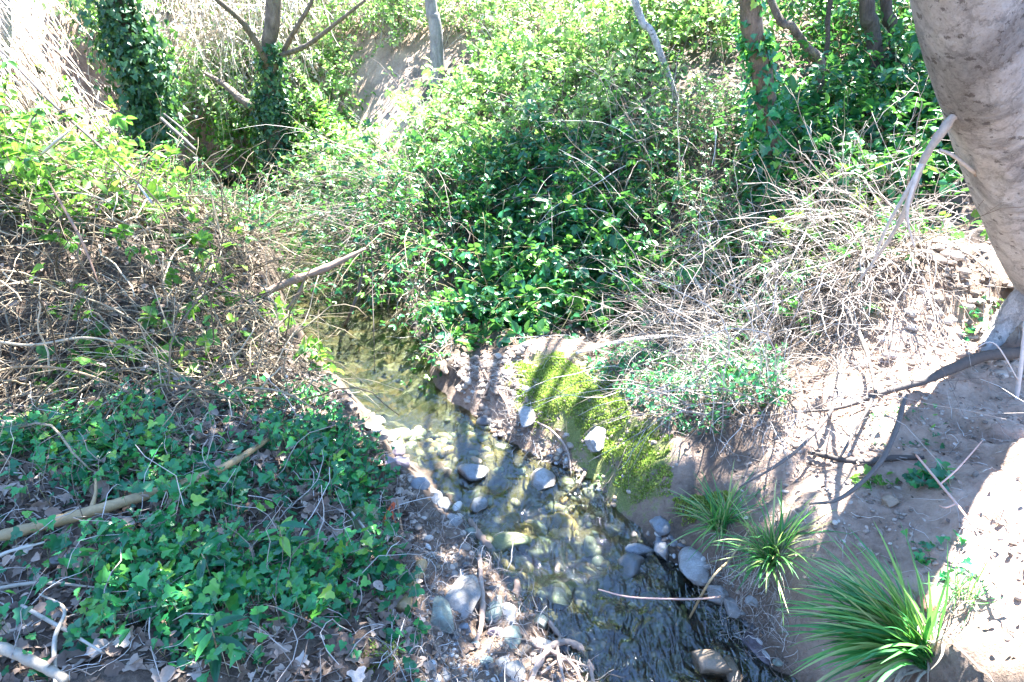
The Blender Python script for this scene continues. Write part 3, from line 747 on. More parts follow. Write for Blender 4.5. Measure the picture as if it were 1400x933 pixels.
tree('brown_tree', 'slim brown trunk ivied only near its foot, bare limbs arching off it', [(374, 178, 8.4, .12), (372, 120, 8.4, .10), (368, 60, 8.3, .085), (374, 0, 8.3, .085)], 'brown_bark',
     [(2000, .05, .14, 0, .36), (700, .05, .10, .3, .6)], 'dark', 22,
     limbs=[([(368, 92, 8.3), (352, 62, 8.1), (330, 30, 7.9), (292, -4, 7.7)], [.04, .036, .032, .025]),
            ([(356, 152, 8.4), (332, 138, 8.5), (308, 118, 8.7), (280, 100, 8.9)], [.06, .05, .035, .02]),
            ([(388, 70, 8.3), (402, 44, 8.1), (420, 14, 8.0), (432, -10, 8.0)], [.03, .026, .022, .016]),
            ([(384, 76, 8.3), (420, 62, 7.9), (455, 36, 7.7), (500, 0, 7.5)], [.03, .026, .02, .014])])
tree('slope_tree', 'upright trunk on the slope with ivy leaves spiralling up its brown bark', [(1056, 240, 4.75, .075), (1048, 150, 4.7, .07), (1037, 70, 4.65, .065), (1026, 0, 4.6, .065)], 'brown_bark',
     [(520, .045, .05, 0, .9), (380, .05, .11, 0, .45)], 'ivy', 23,
     shade=[([(600, 300), (700, 230), (900, 200), (960, 300), (880, 390), (680, 420), (600, 400)], 36, 4.2, 5.8, .26), ([(-60, 360), (200, 350), (400, 380), (440, 520), (200, 560), (-80, 540)], 34, 4.6, 6.0, .26)])
tree('dark_tree', 'dark slim trunk standing among green leaves, the thicker of a close pair', [(1198, 96, 5.9, .06), (1191, 30, 5.9, .055), (1185, -5, 5.9, .055)], 'dark_bark', seed=24,
     shade=[([(1000, 180), (1120, 100), (1290, 110), (1320, 280), (1180, 300), (1040, 320)], 34, 4.4, 6.2, .28)])
tree('dark_tree', 'thinner dark trunk just right of the thicker one among the green leaves', [(1226, 92, 6.0, .045), (1219, 30, 6.0, .042), (1211, -5, 6.0, .042)], 'dark_bark', seed=25)
tree('leaning_sapling', 'pale slanting bare sapling stem on the upper slope', [(934, 180, 6.0, .022), (926, 140, 6.0, .024), (893, 48, 6.1, .028), (866, -5, 6.2, .03)], 'pale_bark', seed=26, n=24, s=8, cat='sapling')
tree('leaning_sapling', 'reddish brown slanting sapling between the ivy-wrapped trunk and the dark pair', [(1124, 92, 5.6, .03), (1102, 64, 5.6, .03), (1083, 36, 5.6, .03), (1052, -5, 5.7, .028)], 'brown_bark', seed=27, n=24, s=8, cat='sapling')
tree('grey_tree', 'distant purple-grey trunk at the top of the bright slope', [(596, 46, 8.0, .07), (592, 20, 8.0, .066), (588, -5, 8.0, .06)], 'grey_bark', seed=28)
tree('thin_tree', 'thin dark upright stem left of the dark pair of trunks', [(1130, 70, 5.9, .02), (1132, 30, 5.9, .02), (1136, -5, 5.9, .02)], 'dark_bark', seed=29, s=8)
tree('white_tree', 'pale bleached trunk at the far left edge beyond the mound', [(2, 130, 7.4, .045), (6, 70, 7.4, .045), (6, -5, 7.4, .05)], 'pale_bark', seed=30, s=10)

# ------------------------------------------------------------------ shrubs and brambles
def shrub(name, label, cat, uvs, n, L, lean, up, size, per, tpl, leaf, seed, droop=.1, wob=.13, stem='cane', r0=.0032, lo=.25, group=None, K=9, spread=.5, upn=1.0, world=False, twigs=0, roots=None, shade=None):
    r = np.random.default_rng(seed)
    roots = poly_sample(r, uvs, n, world) if roots is None else roots
    d0 = np.asarray(lean, float)[None] + r.normal(0, spread, (n, 3)) + [0, 0, up]; d0[:, 2] = np.abs(d0[:, 2]) if up > 0 else d0[:, 2]
    P = canes(r, roots, L * r.uniform(.6, 1.3, n), d0, wob, droop, K)
    t = thing(name, label, cat, roots.mean(0) * [1, 1, 0] + [0, 0, float(np.median(roots[:, 2]))], group)
    mb = MB()
    tube_batch(mb, P, np.linspace(r0, r0 * .35, K)[None] * r.uniform(.6, 1.6, n)[:, None], 4)
    if twigs:
        p, d, i = along(r, P, twigs, .15, .95)
        Q = canes(r, p, L * .35 * r.uniform(.3, 1, len(p)), d + r.normal(0, .6, (len(p), 3)), .2, .03, 5)
        tube_batch(mb, Q, np.linspace(r0 * .45, r0 * .2, 5)[None], 3)
    part(mb, 'stems', M[stem], t)
    if per:
        mb = MB()
        leaves_on(r, mb, P, per, tpl, size, lo, 1.0, upn, shade=shade)
        if twigs and per > 4: leaves_on(r, mb, Q, 2, tpl, size * .85, .3, 1.0, upn, shade=shade)
        part(mb, 'leaves', M[leaf], t)
    return t
# left mound
shrub('bramble', 'yellow-green bramble sprawling over the crest of the mound at the left edge', 'bramble', [(-80, 350), (-80, 140), (70, 150), (110, 330)], 230, .5, (.2, -.45, 0), .75, .08, 11, TRI, 'bright', 31, .12)
shrub('bramble', 'bright green bramble on the middle of the mound, behind the pale split stick', 'bramble', [(60, 150), (190, 195), (260, 320), (100, 330)], 230, .48, (.2, -.45, 0), .7, .07, 11, TRI, 'bright', 32, .12)
shrub('bramble', 'small-leaved bramble where the mound falls away towards the water', 'bramble', [(190, 220), (330, 260), (420, 300), (400, 370), (250, 350)], 260, .45, (.2, -.4, 0), .65, .05, 11, TRI, 'bramble', 33, .12)
shrub('bramble', 'scattered bramble shoots rooted low among the dead stems of the mound', 'bramble', [(-60, 370), (250, 380), (420, 430), (420, 500), (200, 520), (-60, 470)], 46, .4, (.2, -.5, 0), .6, .07, 6, TRI, 'bright', 34, .15)
# brambles over the water and the centre of the slope
rr = np.random.default_rng(40)
shrub('bramble', 'tangled thin canes with few leaves arching across the stream from the right bank', 'bramble', [(540, 270), (600, 260), (660, 330), (610, 400), (570, 380)], 150, 1.2, (-.85, -.15, 0), .75, .05, 6, TRI, 'bramble', 35, .16, .17, 'dead', .0032, .2, twigs=6)
shrub('bramble', 'brittle brown canes reaching from the mound tip over the pool', 'bramble', [(340, 290), (380, 285), (390, 315), (370, 345), (330, 340)], 90, .75, (.6, .1, 0), .6, .045, 3, TRI, 'bramble', 46, .13, .17, 'dead', .003, .2, twigs=7)
shrub('bramble', 'dense dark green bramble bush hanging over the foot of the bank in the middle', 'bramble', [(640, 430), (680, 350), (780, 320), (880, 340), (870, 410), (740, 440), (680, 450)], 330, .66, (.05, -.5, 0), .7, .08, 10, TRI, 'bramble', 36, .13, .13, 'cane', .004, .15)
shrub('bramble', 'shaded bramble thicket halfway up the middle slope', 'bramble', [(570, 290), (650, 230), (800, 190), (920, 170), (930, 290), (800, 330), (640, 350)], 380, .6, (-.1, -.4, 0), .8, .066, 9, TRI, 'bramble', 37, .12, .13)
shrub('bramble', 'sunlit pale green bramble cover high on the middle slope', 'bramble', [(540, 250), (600, 150), (700, 70), (880, 60), (920, 160), (760, 200), (640, 260)], 420, .6, (-.15, -.3, 0), .9, .065, 11, TRI, 'pale', 38, .1, .13, 'twig', twigs=1)
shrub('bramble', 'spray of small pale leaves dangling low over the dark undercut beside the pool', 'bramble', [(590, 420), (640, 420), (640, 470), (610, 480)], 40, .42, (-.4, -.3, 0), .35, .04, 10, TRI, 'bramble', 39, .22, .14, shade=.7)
shrub('undergrowth_shrub', 'sparse grey-brown brush with tiny leaves between the middle brambles and the dry twigs', 'shrub', [(870, 180), (1010, 140), (1030, 300), (1000, 400), (900, 420), (880, 300)], 260, .6, (-.1, -.3, 0), .8, .03, 9, TRI_SMALL, 'bramble', 41, .08, .18, 'dead', .003, .15, twigs=5)
shrub('bramble', 'deep green bramble thicket in shade beside the pale leaning trunk', 'bramble', [(1020, 190), (1120, 100), (1290, 110), (1330, 250), (1240, 290), (1050, 310)], 360, .55, (-.15, -.4, 0), .8, .075, 12, TRI, 'bramble', 42, .12)
shrub('bare_canes', 'long bare pale canes arching out of the middle brambles towards the dry twigs', 'canes', [(760, 200), (960, 150), (1000, 330), (900, 420), (780, 380)], 80, 1.1, (-.1, -.4, 0), .8, .05, 0, TRI, 'bramble', 47, .09, .13, 'twig', .0032, K=12, twigs=2)
shrub('bare_canes', 'bare grey canes and twigs straggling over the far end of the pool', 'canes', [(500, 270), (600, 260), (640, 340), (560, 380)], 130, 1.25, (-.8, -.25, 0), .7, .05, 0, TRI, 'bramble', 48, .15, .16, 'twig', .003, K=11, twigs=6)
shrub('bramble', 'loose bramble sprigs with light leaves trailing above the dry twigs', 'bramble', [(1000, 270), (1180, 240), (1240, 300), (1100, 350), (1010, 340)], 70, .5, (-.2, -.5, 0), .5, .06, 7, TRI, 'bright', 43, .14)
shrub('dry_bush', 'pale bare twig bush spilling down the bank below the snapped limb', 'dry bush', [(1010, 350), (1090, 270), (1260, 270), (1280, 350), (1190, 430), (1060, 450)], 210, .75, (-.5, -.5, 0), .6, .05, 0, TRI, 'bramble', 44, .10, .22, 'twig', .0036, K=11, twigs=8)
shrub('dry_bush', 'lower tangle of thin pale twigs around the ivy clump beside the mossy hump', 'dry bush', [(900, 430), (1010, 400), (1100, 470), (1070, 590), (970, 600), (900, 520)], 280, .85, (-.35, -.35, 0), .65, .05, 0, TRI, 'bramble', 45, .1, .2, 'twig', .0026, K=10, twigs=6)
shrub('bramble', 'trailing bramble with small pale-lit leaves threading through the upper bare twig bush', 'bramble', [(1010, 340), (1120, 280), (1260, 290), (1240, 360), (1100, 430), (1030, 430)], 90, .5, (-.4, -.4, 0), .4, .045, 7, TRI, 'bramble', 49, .14)
def ivy_patch(name, label, uvs, n, size, seed, h=.08, leaf='ivy', world=False, mask=None, kind=None, cat='ivy', tpl=IVY, stalks=True, cam=.35):
    r = np.random.default_rng(seed)
    g = poly_sample(r, uvs, n, world)
    if mask is not None:
        k = mask(r, g); g = g[k]
    n = len(g)
    hz = h * (r.random(n) ** 1.3) * (.6 + 1.2 * np.clip(fbm(g[:, 0] * 4, g[:, 1] * 4, 3) + .4, 0, 1))
    pos = g + np.column_stack([r.normal(0, .012, n), r.normal(0, .012, n), hz + .006])
    yaw = r.uniform(0, 2 * math.pi, n)
    ax = np.column_stack([np.cos(yaw), np.sin(yaw) - .3, r.normal(-.15, .25, n)])
    nr = nrm(rdir(r, n) * .8 + np.array([0, -.25 * cam * 2, 1.0]))
    ax = nrm(ax); nr = nrm(nr - (nr * ax).sum(-1, keepdims=True) * ax)
    mb = MB()
    sz = (size[0] + (size[1] - size[0]) * r.random(n) ** 1.5)
    sz = sz * (1 - .3 * sstep(1.9, 2.7, g[:, 1]))
    rn = np.clip(r.random(n) * .8 + .5 * fbm(g[:, 0] * 3, g[:, 1] * 3, 2) + .1 + .15 * (hz / h - .5), 0, 1)
    leaf_batch(mb, tpl, pos - nrm(ax) * (sz * .4)[:, None], ax, nr, sz, rn)
    c = g.mean(0)
    if kind == 'stuff':
        o = mb.build(name, M[leaf]); tag(o, label, cat, kind='stuff')
    else:
        o = thing(name, label, cat, c); part(mb, 'leaves', M[leaf], o)
    if stalks:
        sb = MB(); q = r.random(n) < .5
        Q = np.stack([g[q] - [0, 0, .01], (g[q] * .6 + pos[q] * .4) + r.normal(0, .006, (q.sum(), 3)), pos[q]], 1)
        tube_batch(sb, Q, .0011, 3)
        if kind == 'stuff':
            s_ = sb.build('stalks', M['cane']); s_.parent = o
        else: part(sb, 'stalks', M['cane'], o)
    return o
LEFT_IVY = [(-120, 560), (120, 570), (330, 540), (460, 535), (505, 590), (565, 690), (555, 770), (585, 830), (590, 970), (-200, 970)]
LI = on_ground(np.array([a for a, b in LEFT_IVY], float), np.array([b for a, b in LEFT_IVY], float))[:, :2]
def left_mask(r, g):
    f = fbm(g[:, 0] * 2.6 + 4, g[:, 1] * 2.6, 3)
    bare = np.maximum(sstep(.42, .15, np.hypot((g[:, 0] + 1.55) / 1.1, (g[:, 1] - 1.35) / .7)), sstep(.35, .1, np.hypot((g[:, 0] + 1.25) / 1.0, (g[:, 1] - 1.72) / .5)))
    e = edge_dist(LI, g[:, :2]) + .22 * fbm(g[:, 0] * 5, g[:, 1] * 5, 3)
    return r.random(len(g)) < np.clip(.50 + 3.6 * f - .45 * bare, .05, 1) * sstep(-.02, .22, e)
ivy_patch('ivy_ground_cover', 'glossy ivy leaves carpeting the near left bank', LEFT_IVY, 18000, (.014, .052), 51, .10, mask=left_mask, kind='stuff', cat='ground cover')
ivy_patch('creeper_patch', 'creeper with small grey-green leaves trailing over the top of the mossy hump', [(800, 500), (890, 470), (1000, 540), (990, 610), (900, 585), (840, 545)], 1500, (.018, .04), 52, .06, cat='creeper')
ivy_patch('ivy_clump', 'dark shiny ivy clump inside the lower tangle of pale twigs', [(930, 500), (1000, 470), (1070, 500), (1070, 575), (980, 570)], 620, (.03, .06), 53, .13)
ivy_patch('ivy_clump', 'green ivy clump under the upper bare twig bush', [(960, 395), (1010, 370), (1050, 400), (1030, 450), (975, 440)], 300, (.03, .06), 54, .16)
ivy_patch('ivy_sprout', 'few ivy leaves on the bare soil by the foot of the pale trunk', [(1310, 425), (1380, 415), (1385, 470), (1320, 470)], 40, (.03, .055), 55, .05)
ivy_patch('ivy_sprout', 'small dark ivy sprout in the shadow band on the sandy bank', [(1240, 650), (1290, 645), (1300, 675), (1245, 672)], 40, (.03, .05), 56, .05)
ivy_patch('ivy_sprout', 'scatter of tiny leaves on the sandy bank above the dark horizontal stick', [(1180, 560), (1270, 560), (1300, 620), (1200, 620)], 40, (.015, .03), 57, .03, 'bramble')
ivy_patch('ivy_sprout', 'teal ivy seedlings on mossy shaded soil behind the big grass tuft', [(1240, 745), (1310, 740), (1330, 790), (1250, 785)], 30, (.02, .035), 58, .02)
ivy_patch('ivy_sprout', 'flat patch of fresh leaves in the sunlit sand right of the bent dark twig', [(1165, 650), (1225, 652), (1220, 672), (1165, 670)], 30, (.02, .035), 59, .02, 'bright')

shrub('bare_canes', 'long thin pale twigs fanning down from below the snapped limb over the sandy bank', 'canes', [(1130, 330), (1260, 290), (1280, 350), (1180, 420)], 46, 1.15, (-.6, -.6, 0), .75, .05, 0, TRI, 'bramble', 76, .10, .16, 'twig', .003, K=13, twigs=4)
# far shrubs in the sun beyond the mound
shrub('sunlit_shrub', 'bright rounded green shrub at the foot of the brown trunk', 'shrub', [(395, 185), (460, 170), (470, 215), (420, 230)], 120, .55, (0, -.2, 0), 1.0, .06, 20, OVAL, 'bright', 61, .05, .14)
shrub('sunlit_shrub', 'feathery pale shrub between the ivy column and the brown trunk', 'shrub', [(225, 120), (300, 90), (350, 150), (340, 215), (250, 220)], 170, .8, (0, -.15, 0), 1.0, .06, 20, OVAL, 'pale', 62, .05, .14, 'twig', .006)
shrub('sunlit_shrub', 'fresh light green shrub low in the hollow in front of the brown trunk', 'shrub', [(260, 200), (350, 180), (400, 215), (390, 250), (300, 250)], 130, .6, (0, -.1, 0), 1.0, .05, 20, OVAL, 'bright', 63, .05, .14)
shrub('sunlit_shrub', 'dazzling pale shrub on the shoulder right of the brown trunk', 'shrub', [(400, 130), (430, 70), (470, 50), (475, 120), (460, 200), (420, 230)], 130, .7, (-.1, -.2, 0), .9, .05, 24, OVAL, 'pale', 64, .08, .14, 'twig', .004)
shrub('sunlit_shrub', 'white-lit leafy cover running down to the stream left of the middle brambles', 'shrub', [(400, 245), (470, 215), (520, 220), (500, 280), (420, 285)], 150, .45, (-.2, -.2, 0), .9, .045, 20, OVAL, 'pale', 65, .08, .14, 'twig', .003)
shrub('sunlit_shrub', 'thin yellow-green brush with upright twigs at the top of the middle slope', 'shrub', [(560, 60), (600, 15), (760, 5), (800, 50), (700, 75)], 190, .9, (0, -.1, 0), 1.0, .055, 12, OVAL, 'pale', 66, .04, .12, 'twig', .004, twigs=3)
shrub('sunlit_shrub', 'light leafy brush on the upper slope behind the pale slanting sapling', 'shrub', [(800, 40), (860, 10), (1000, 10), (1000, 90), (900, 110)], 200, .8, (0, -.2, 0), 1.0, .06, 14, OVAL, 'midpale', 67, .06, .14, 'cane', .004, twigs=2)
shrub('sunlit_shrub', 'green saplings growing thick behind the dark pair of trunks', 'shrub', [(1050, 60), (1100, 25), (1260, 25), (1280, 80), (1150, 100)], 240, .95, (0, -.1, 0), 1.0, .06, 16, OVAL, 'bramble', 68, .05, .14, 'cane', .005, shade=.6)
shrub('sunlit_shrub', 'sun-paled shrub beside the ivy column at the top left', 'shrub', [(100, 60), (150, 20), (180, 90), (150, 130)], 120, .8, (0, -.1, 0), 1.0, .055, 16, OVAL, 'pale', 69, .05, .14, 'twig', .004)
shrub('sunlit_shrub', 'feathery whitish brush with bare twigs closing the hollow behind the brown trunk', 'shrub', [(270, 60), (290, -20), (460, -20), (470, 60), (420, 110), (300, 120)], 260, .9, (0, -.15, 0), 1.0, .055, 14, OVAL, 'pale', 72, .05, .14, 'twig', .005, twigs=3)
shrub('shade_gap_shrub', 'dark blue-green bush standing for shaded wood between the ivy column and the brown trunk', 'shrub', [(225, 20), (240, -20), (275, -20), (270, 30)], 90, .7, (0, -.1, 0), 1.0, .05, 20, OVAL, 'dark', 73, .05, .14)  # dark leaf colour stands for the shade of the wood behind
shrub('shade_gap_shrub', 'dark blue-green bush standing for shaded wood just right of the brown trunk', 'shrub', [(395, 35), (395, -20), (450, -20), (430, 40)], 90, .7, (0, -.1, 0), 1.0, .05, 20, OVAL, 'dark', 74, .05, .14)  # shade of the wood behind, again put into dark leaves
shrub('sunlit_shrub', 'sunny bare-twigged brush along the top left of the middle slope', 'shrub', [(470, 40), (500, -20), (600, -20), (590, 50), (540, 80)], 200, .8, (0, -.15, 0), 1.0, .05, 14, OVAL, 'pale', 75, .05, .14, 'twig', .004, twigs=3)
# dry hanging stems on the bright far bank
r = np.random.default_rng(70)
mb = MB()
g = poly_sample(r, [(-140, 130), (-60, 0), (90, 5), (180, 130), (170, 195), (0, 190)], 620)
P = canes(r, g + np.column_stack([r.normal(0, .1, 620), r.normal(0, .1, 620), r.uniform(.3, 1.4, 620)]), r.uniform(.5, 1.5, 620), np.array([[.45, -.3, -.55]]) + r.normal(0, .16, (620, 3)), .07, .06, 8)
tube_batch(mb, P, np.linspace(.006, .003, 8)[None], 3)
o = mb.build('dry_grass', M['pale_straw']); tag(o, 'long dry stems hanging down the bright far bank', 'dry grass', kind='stuff')
r = np.random.default_rng(77)
mb = MB()
g = poly_sample(r, [(230, 150), (250, 10), (430, 0), (440, 120), (340, 180)], 720)
P = canes(r, g + np.column_stack([r.normal(0, .1, 720), r.normal(0, .1, 720), r.uniform(.6, 1.9, 720)]), r.uniform(.6, 1.7, 720), np.array([[.1, -.25, -.4]]) + r.normal(0, .3, (720, 3)), .10, .10, 9)
tube_batch(mb, P, np.linspace(.0055, .0025, 9)[None], 3)
leaves_on(r, mb, P, 5, OVAL, .045)
o = mb.build('hanging_creeper', M['pale_straw']); tag(o, 'pale wispy dry creepers hanging in the hollow between the ivy column and the bright slope', 'creeper', kind='stuff')
# far wood behind everything
mb, tw = MB(), MB()
r = np.random.default_rng(71)
for (x0, x1, y0, y1, n, hgt) in [(-14, -2, 14, 18, 130, 4.6), (-2, 4, 13.4, 17, 100, 4.2), (3.6, 13, 9.0, 13, 120, 2.2)]:
    g = np.column_stack([r.uniform(x0, x1, n), r.uniform(y0, y1, n)]); g = np.column_stack([g, H(g[:, 0], g[:, 1])])
    P = canes(r, g, hgt * r.uniform(.6, 1.4, n), np.array([[0, 0, 1.0]]) + r.normal(0, .2, (n, 3)), .08, 0, 8)
    tube_batch(tw, P, np.linspace(.05, .012, 8)[None] * r.uniform(.4, 1.2, n)[:, None], 5)
    Q = canes(r, np.repeat(P[:, 3], 5, 0), r.uniform(.5, 1.2, n * 5), rdir(r, n * 5, .5), .15, .03, 6)
    tube_batch(tw, Q, np.linspace(.012, .004, 6)[None], 3)
    leaves_on(r, mb, Q, 44, OVAL, .10, .1, 1.0, .8); leaves_on(r, mb, P, 30, OVAL, .085, .05, 1, .8)
o = mb.build('far_woodland', M['midpale']); tag(o, 'leafy wood closing off the view at the top of the slope', 'woodland', kind='stuff')
s_ = tw.build('stems', M['dark_bark']); s_.parent = o

# moss cushions
r = np.random.default_rng(79)
mb = MB()
for uvs, n, lo_ in ((MOSS_UV, 24000, .0), ([(900, 660), (1000, 680), (980, 720), (900, 725)], 2200, .1), ([(470, 780), (560, 800), (560, 933), (480, 933)], 1200, .12)):
    g = poly_sample(r, uvs, n)
    P_ = on_ground(np.array([a for a, b in uvs], float), np.array([b for a, b in uvs], float))[:, :2]
    f = 1.5 * fbm(g[:, 0] * 5, g[:, 1] * 5, 3) + .9 * fbm(g[:, 0] * 19, g[:, 1] * 19, 2) + .5 * np.clip(edge_dist(P_, g[:, :2]) + .12 * fbm(g[:, 0] * 8, g[:, 1] * 8, 2), 0, .14) / .14 - .22
    k = f > lo_; g = g[k]; f = f[k]; n = len(g)
    ax = nrm(rdir(r, n) * .8 + [0, 0, 1.0]); nr = rdir(r, n, .3); nr = nrm(nr - (nr * ax).sum(-1, keepdims=True) * ax)
    leaf_batch(mb, SMALL, g + np.column_stack([np.zeros((n, 2)), np.clip(f, 0, .3) * .045]), ax, nr, r.uniform(.008, .018, n), r.random(n))
M['moss'] = leaf_mat('moss_leaf', [(0, (.10, .13, .03)), (.5, (.27, .32, .07)), (1, (.46, .50, .18))], .7, .42, .2)
o = mb.build('moss', M['moss']); tag(o, 'yellow-green moss cushions on the hump by the stream', 'moss', kind='stuff')
# ------------------------------------------------------------------ dead stems, litter, twigs: nobody could count them
r = np.random.default_rng(80)
MOUND = [(-160, 620), (-160, 230), (100, 260), (330, 310), (360, 350), (372, 430), (425, 540), (400, 565), (330, 575), (120, 610)]
n = 3400; g = poly_sample(r, MOUND, n)
d0 = np.column_stack([r.normal(.10, .6, n), r.normal(-.45, .5, n), r.normal(.35, .35, n)])
P = canes(r, g + np.column_stack([np.zeros(n), np.zeros(n), .10 * r.random(n)]), r.uniform(.2, .75, n), d0, .22, r.uniform(.03, .2, n), 9, .008)
mb = MB(); tube_batch(mb, P, np.linspace(1, .5, 9)[None] * (.0014 + .0052 * r.random(n) ** 4)[:, None], 5)
o = mb.build('dead_stem_tangle', M['dead']); tag(o, 'brown tangle of dead stems and canes covering the left mound', 'dead stems', kind='stuff')
mb = MB()
def litter(mb, uvs, n, size=(.02, .05), seed=1, tpl=OVAL, lift=.012):
    r = np.random.default_rng(seed); g = poly_sample(r, uvs, n)
    ax = rdir(r, n); ax[:, 2] *= .35
    nr = nrm(rdir(r, n) * .7 + [0, 0, 1]); nr = nrm(nr - (nr * nrm(ax)).sum(-1, keepdims=True) * nrm(ax))
    leaf_batch(mb, tpl, g + np.column_stack([np.zeros((n, 2)), r.uniform(.003, lift + .006, n)]), ax, nr, r.uniform(*size, n), r.random(n))
litter(mb, LEFT_IVY, 2600, (.02, .06), 81, IVY); litter(mb, LEFT_IVY, 420, (.02, .055), 87, OVAL, .07); litter(mb, MOUND, 700, (.02, .05), 88, OVAL, .16); litter(mb, MOUND, 1800, (.02, .05), 82)
litter(mb, [(560, 300), (900, 150), (1320, 120), (1330, 300), (1100, 330), (960, 460), (620, 470)], 2400, (.02, .05), 83)
litter(mb, [(980, 690), (1090, 470), (1330, 400), (1500, 440), (1500, 930), (1100, 960)], 1000, (.005, .022), 84)
litter(mb, [(560, 700), (640, 720), (740, 850), (830, 960), (540, 960)], 420, (.01, .03), 85)
litter(mb, [(600, 490), (780, 450), (960, 480), (960, 640), (760, 620)], 260, (.01, .025), 86)
o = mb.build('leaf_litter', M['litter']); tag(o, 'brown dead leaves lying over the soil', 'leaf litter', kind='stuff')
mb = MB()
def debris(uvs, n, L, seed, flat=.12, rad=(.0008, .002), lift=.02):
    r = np.random.default_rng(seed); g = poly_sample(r, uvs, n)
    d0 = rdir(r, n); d0[:, 2] = np.abs(d0[:, 2]) * flat * 3
    P = canes(r, g + np.column_stack([np.zeros((n, 2)), lift * r.random(n)]), r.uniform(L * .4, L * 1.4, n), d0, .28, .12, 7, .004)
    tube_batch(mb, P, np.linspace(1, .5, 7)[None] * r.uniform(*rad, n)[:, None], 4)
debris(LEFT_IVY, 1000, .16, 91); debris([(-120, 560), (200, 570), (440, 550), (540, 690), (540, 960), (-150, 960)], 260, .26, 99, .35, (.0012, .0026), .07); debris([(520, 690), (640, 700), (720, 800), (850, 960), (540, 960)], 900, .1, 92, .3)
debris([(610, 500), (700, 500), (770, 640), (850, 690), (780, 690), (690, 600)], 620, .08, 93, .3)
debris([(980, 760), (1060, 800), (1090, 900), (1050, 930), (960, 830)], 420, .09, 94, .3)
debris([(980, 690), (1090, 470), (1330, 400), (1500, 440), (1500, 930), (1100, 960)], 760, .1, 95, .05, (.0006, .0014), .004)
debris([(700, 470), (960, 440), (1060, 560), (960, 640), (880, 560)], 420, .12, 96, .2)
debris([(540, 400), (620, 420), (620, 520), (560, 460)], 220, .2, 97, .3)
debris([(370, 430), (405, 470), (480, 575), (450, 590), (370, 500)], 260, .12, 98, .3)
o = mb.build('twig_litter', M['twig']); tag(o, 'fine pale twigs and rootlets strewn over the banks', 'twig litter', kind='stuff')
# ------------------------------------------------------------------ grass tufts and seedlings
def tuft(label, root, n, L, lean, spread, width, seed, mat_='grass', base=.035, dry=.12):
    r = np.random.default_rng(seed); root = np.asarray(root, float)
    t = thing('grass_tuft', label, 'grass tuft', root, None)
    K = 9
    ang = r.uniform(0, 2 * math.pi, n); rad = base * np.sqrt(r.random(n))
    b0 = root + np.column_stack([np.cos(ang) * rad, np.sin(ang) * rad, np.zeros(n) - .01])
    d0 = np.asarray(lean)[None] + r.normal(0, spread, (n, 3)) + [0, 0, 1.0]
    P = canes(r, b0, L * r.uniform(.45, 1.15, n), d0, .035, r.uniform(.06, .22, n), K, .006)
    T = nrm(np.gradient(P, axis=1)); S_ = nrm(np.cross(T, np.array([0, 0, 1.0]))); U = np.cross(S_, T)
    wv = (np.array([.55, .9, 1, 1, .95, .85, .65, .38, .05]) * width)[None] * r.uniform(.6, 1.2, n)[:, None]
    V = np.stack([P - S_ * wv[..., None], P - U * wv[..., None] * .45, P + S_ * wv[..., None]], 2)
    k = np.arange(K - 1)[None, :, None] * 3; j = np.arange(2)[None, None]; bb = np.arange(n)[:, None, None] * K * 3
    F = np.stack(np.broadcast_arrays(bb + k + j, bb + k + j + 1, bb + k + 3 + j + 1, bb + k + 3 + j), -1).reshape(-1, 4)
    rn = np.where(r.random(n) < dry, r.uniform(.9, 1, n), r.uniform(0, .85, n))
    mb = MB(); mb.add(V.reshape(-1, 3), [F], np.repeat(rn, K * 3)); part(mb, 'blades', M[mat_], t)
    sb = MB()
    m_n = max(10, n // 3); pick = r.integers(0, n, m_n)
    Q = canes(r, b0[pick], L * r.uniform(.25, .7, m_n), (d0[pick] + r.normal(0, .5, (m_n, 3))) * [1, 1, .25], .14, .25, 8, .004)
    TQ = nrm(np.gradient(Q, axis=1)); SQ = nrm(np.cross(TQ, np.array([0, 0, 1.0]))); wq = np.linspace(1, .15, 8)[None, :, None] * width * .7
    kq = np.arange(7)[None, :, None] * 2; bq = np.arange(m_n)[:, None, None] * 16
    sb.add(np.stack([Q - SQ * wq, Q + SQ * wq], 2).reshape(-1, 3), [np.concatenate([bq + kq, bq + kq + 1, bq + kq + 3, bq + kq + 2], -1).reshape(-1, 4)], np.repeat(r.random(m_n), 16)); part(sb, 'dead_blades', M['straw'], t)
    return t
tuft('large dense tuft of long arching green blades at the lower right', G(1258, 908), 250, .40, (-.7, .34, 0), .28, .0064, 101, dry=.2)
tuft('pale sunlit grass tuft spilling over the bank edge above the white stones', G(1052, 775), 120, .26, (-.15, -.1, 0), .42, .0035, 102, dry=.3)
tuft('thin pale grass tuft next to the mossy lump, upstream of the other tufts', G(985, 722), 110, .25, (-.2, .05, 0), .42, .003, 103, dry=.3)
tuft('tiny isolated sprout of grass on the sunny sand right of the big tuft', G(1316, 818), 46, .12, (-.1, 0, 0), .5, .0018, 104, dry=.2)
tuft('little grass sprig growing from the mossy hump', G(828, 660), 30, .08, (0, -.1, 0), .5, .0015, 105)
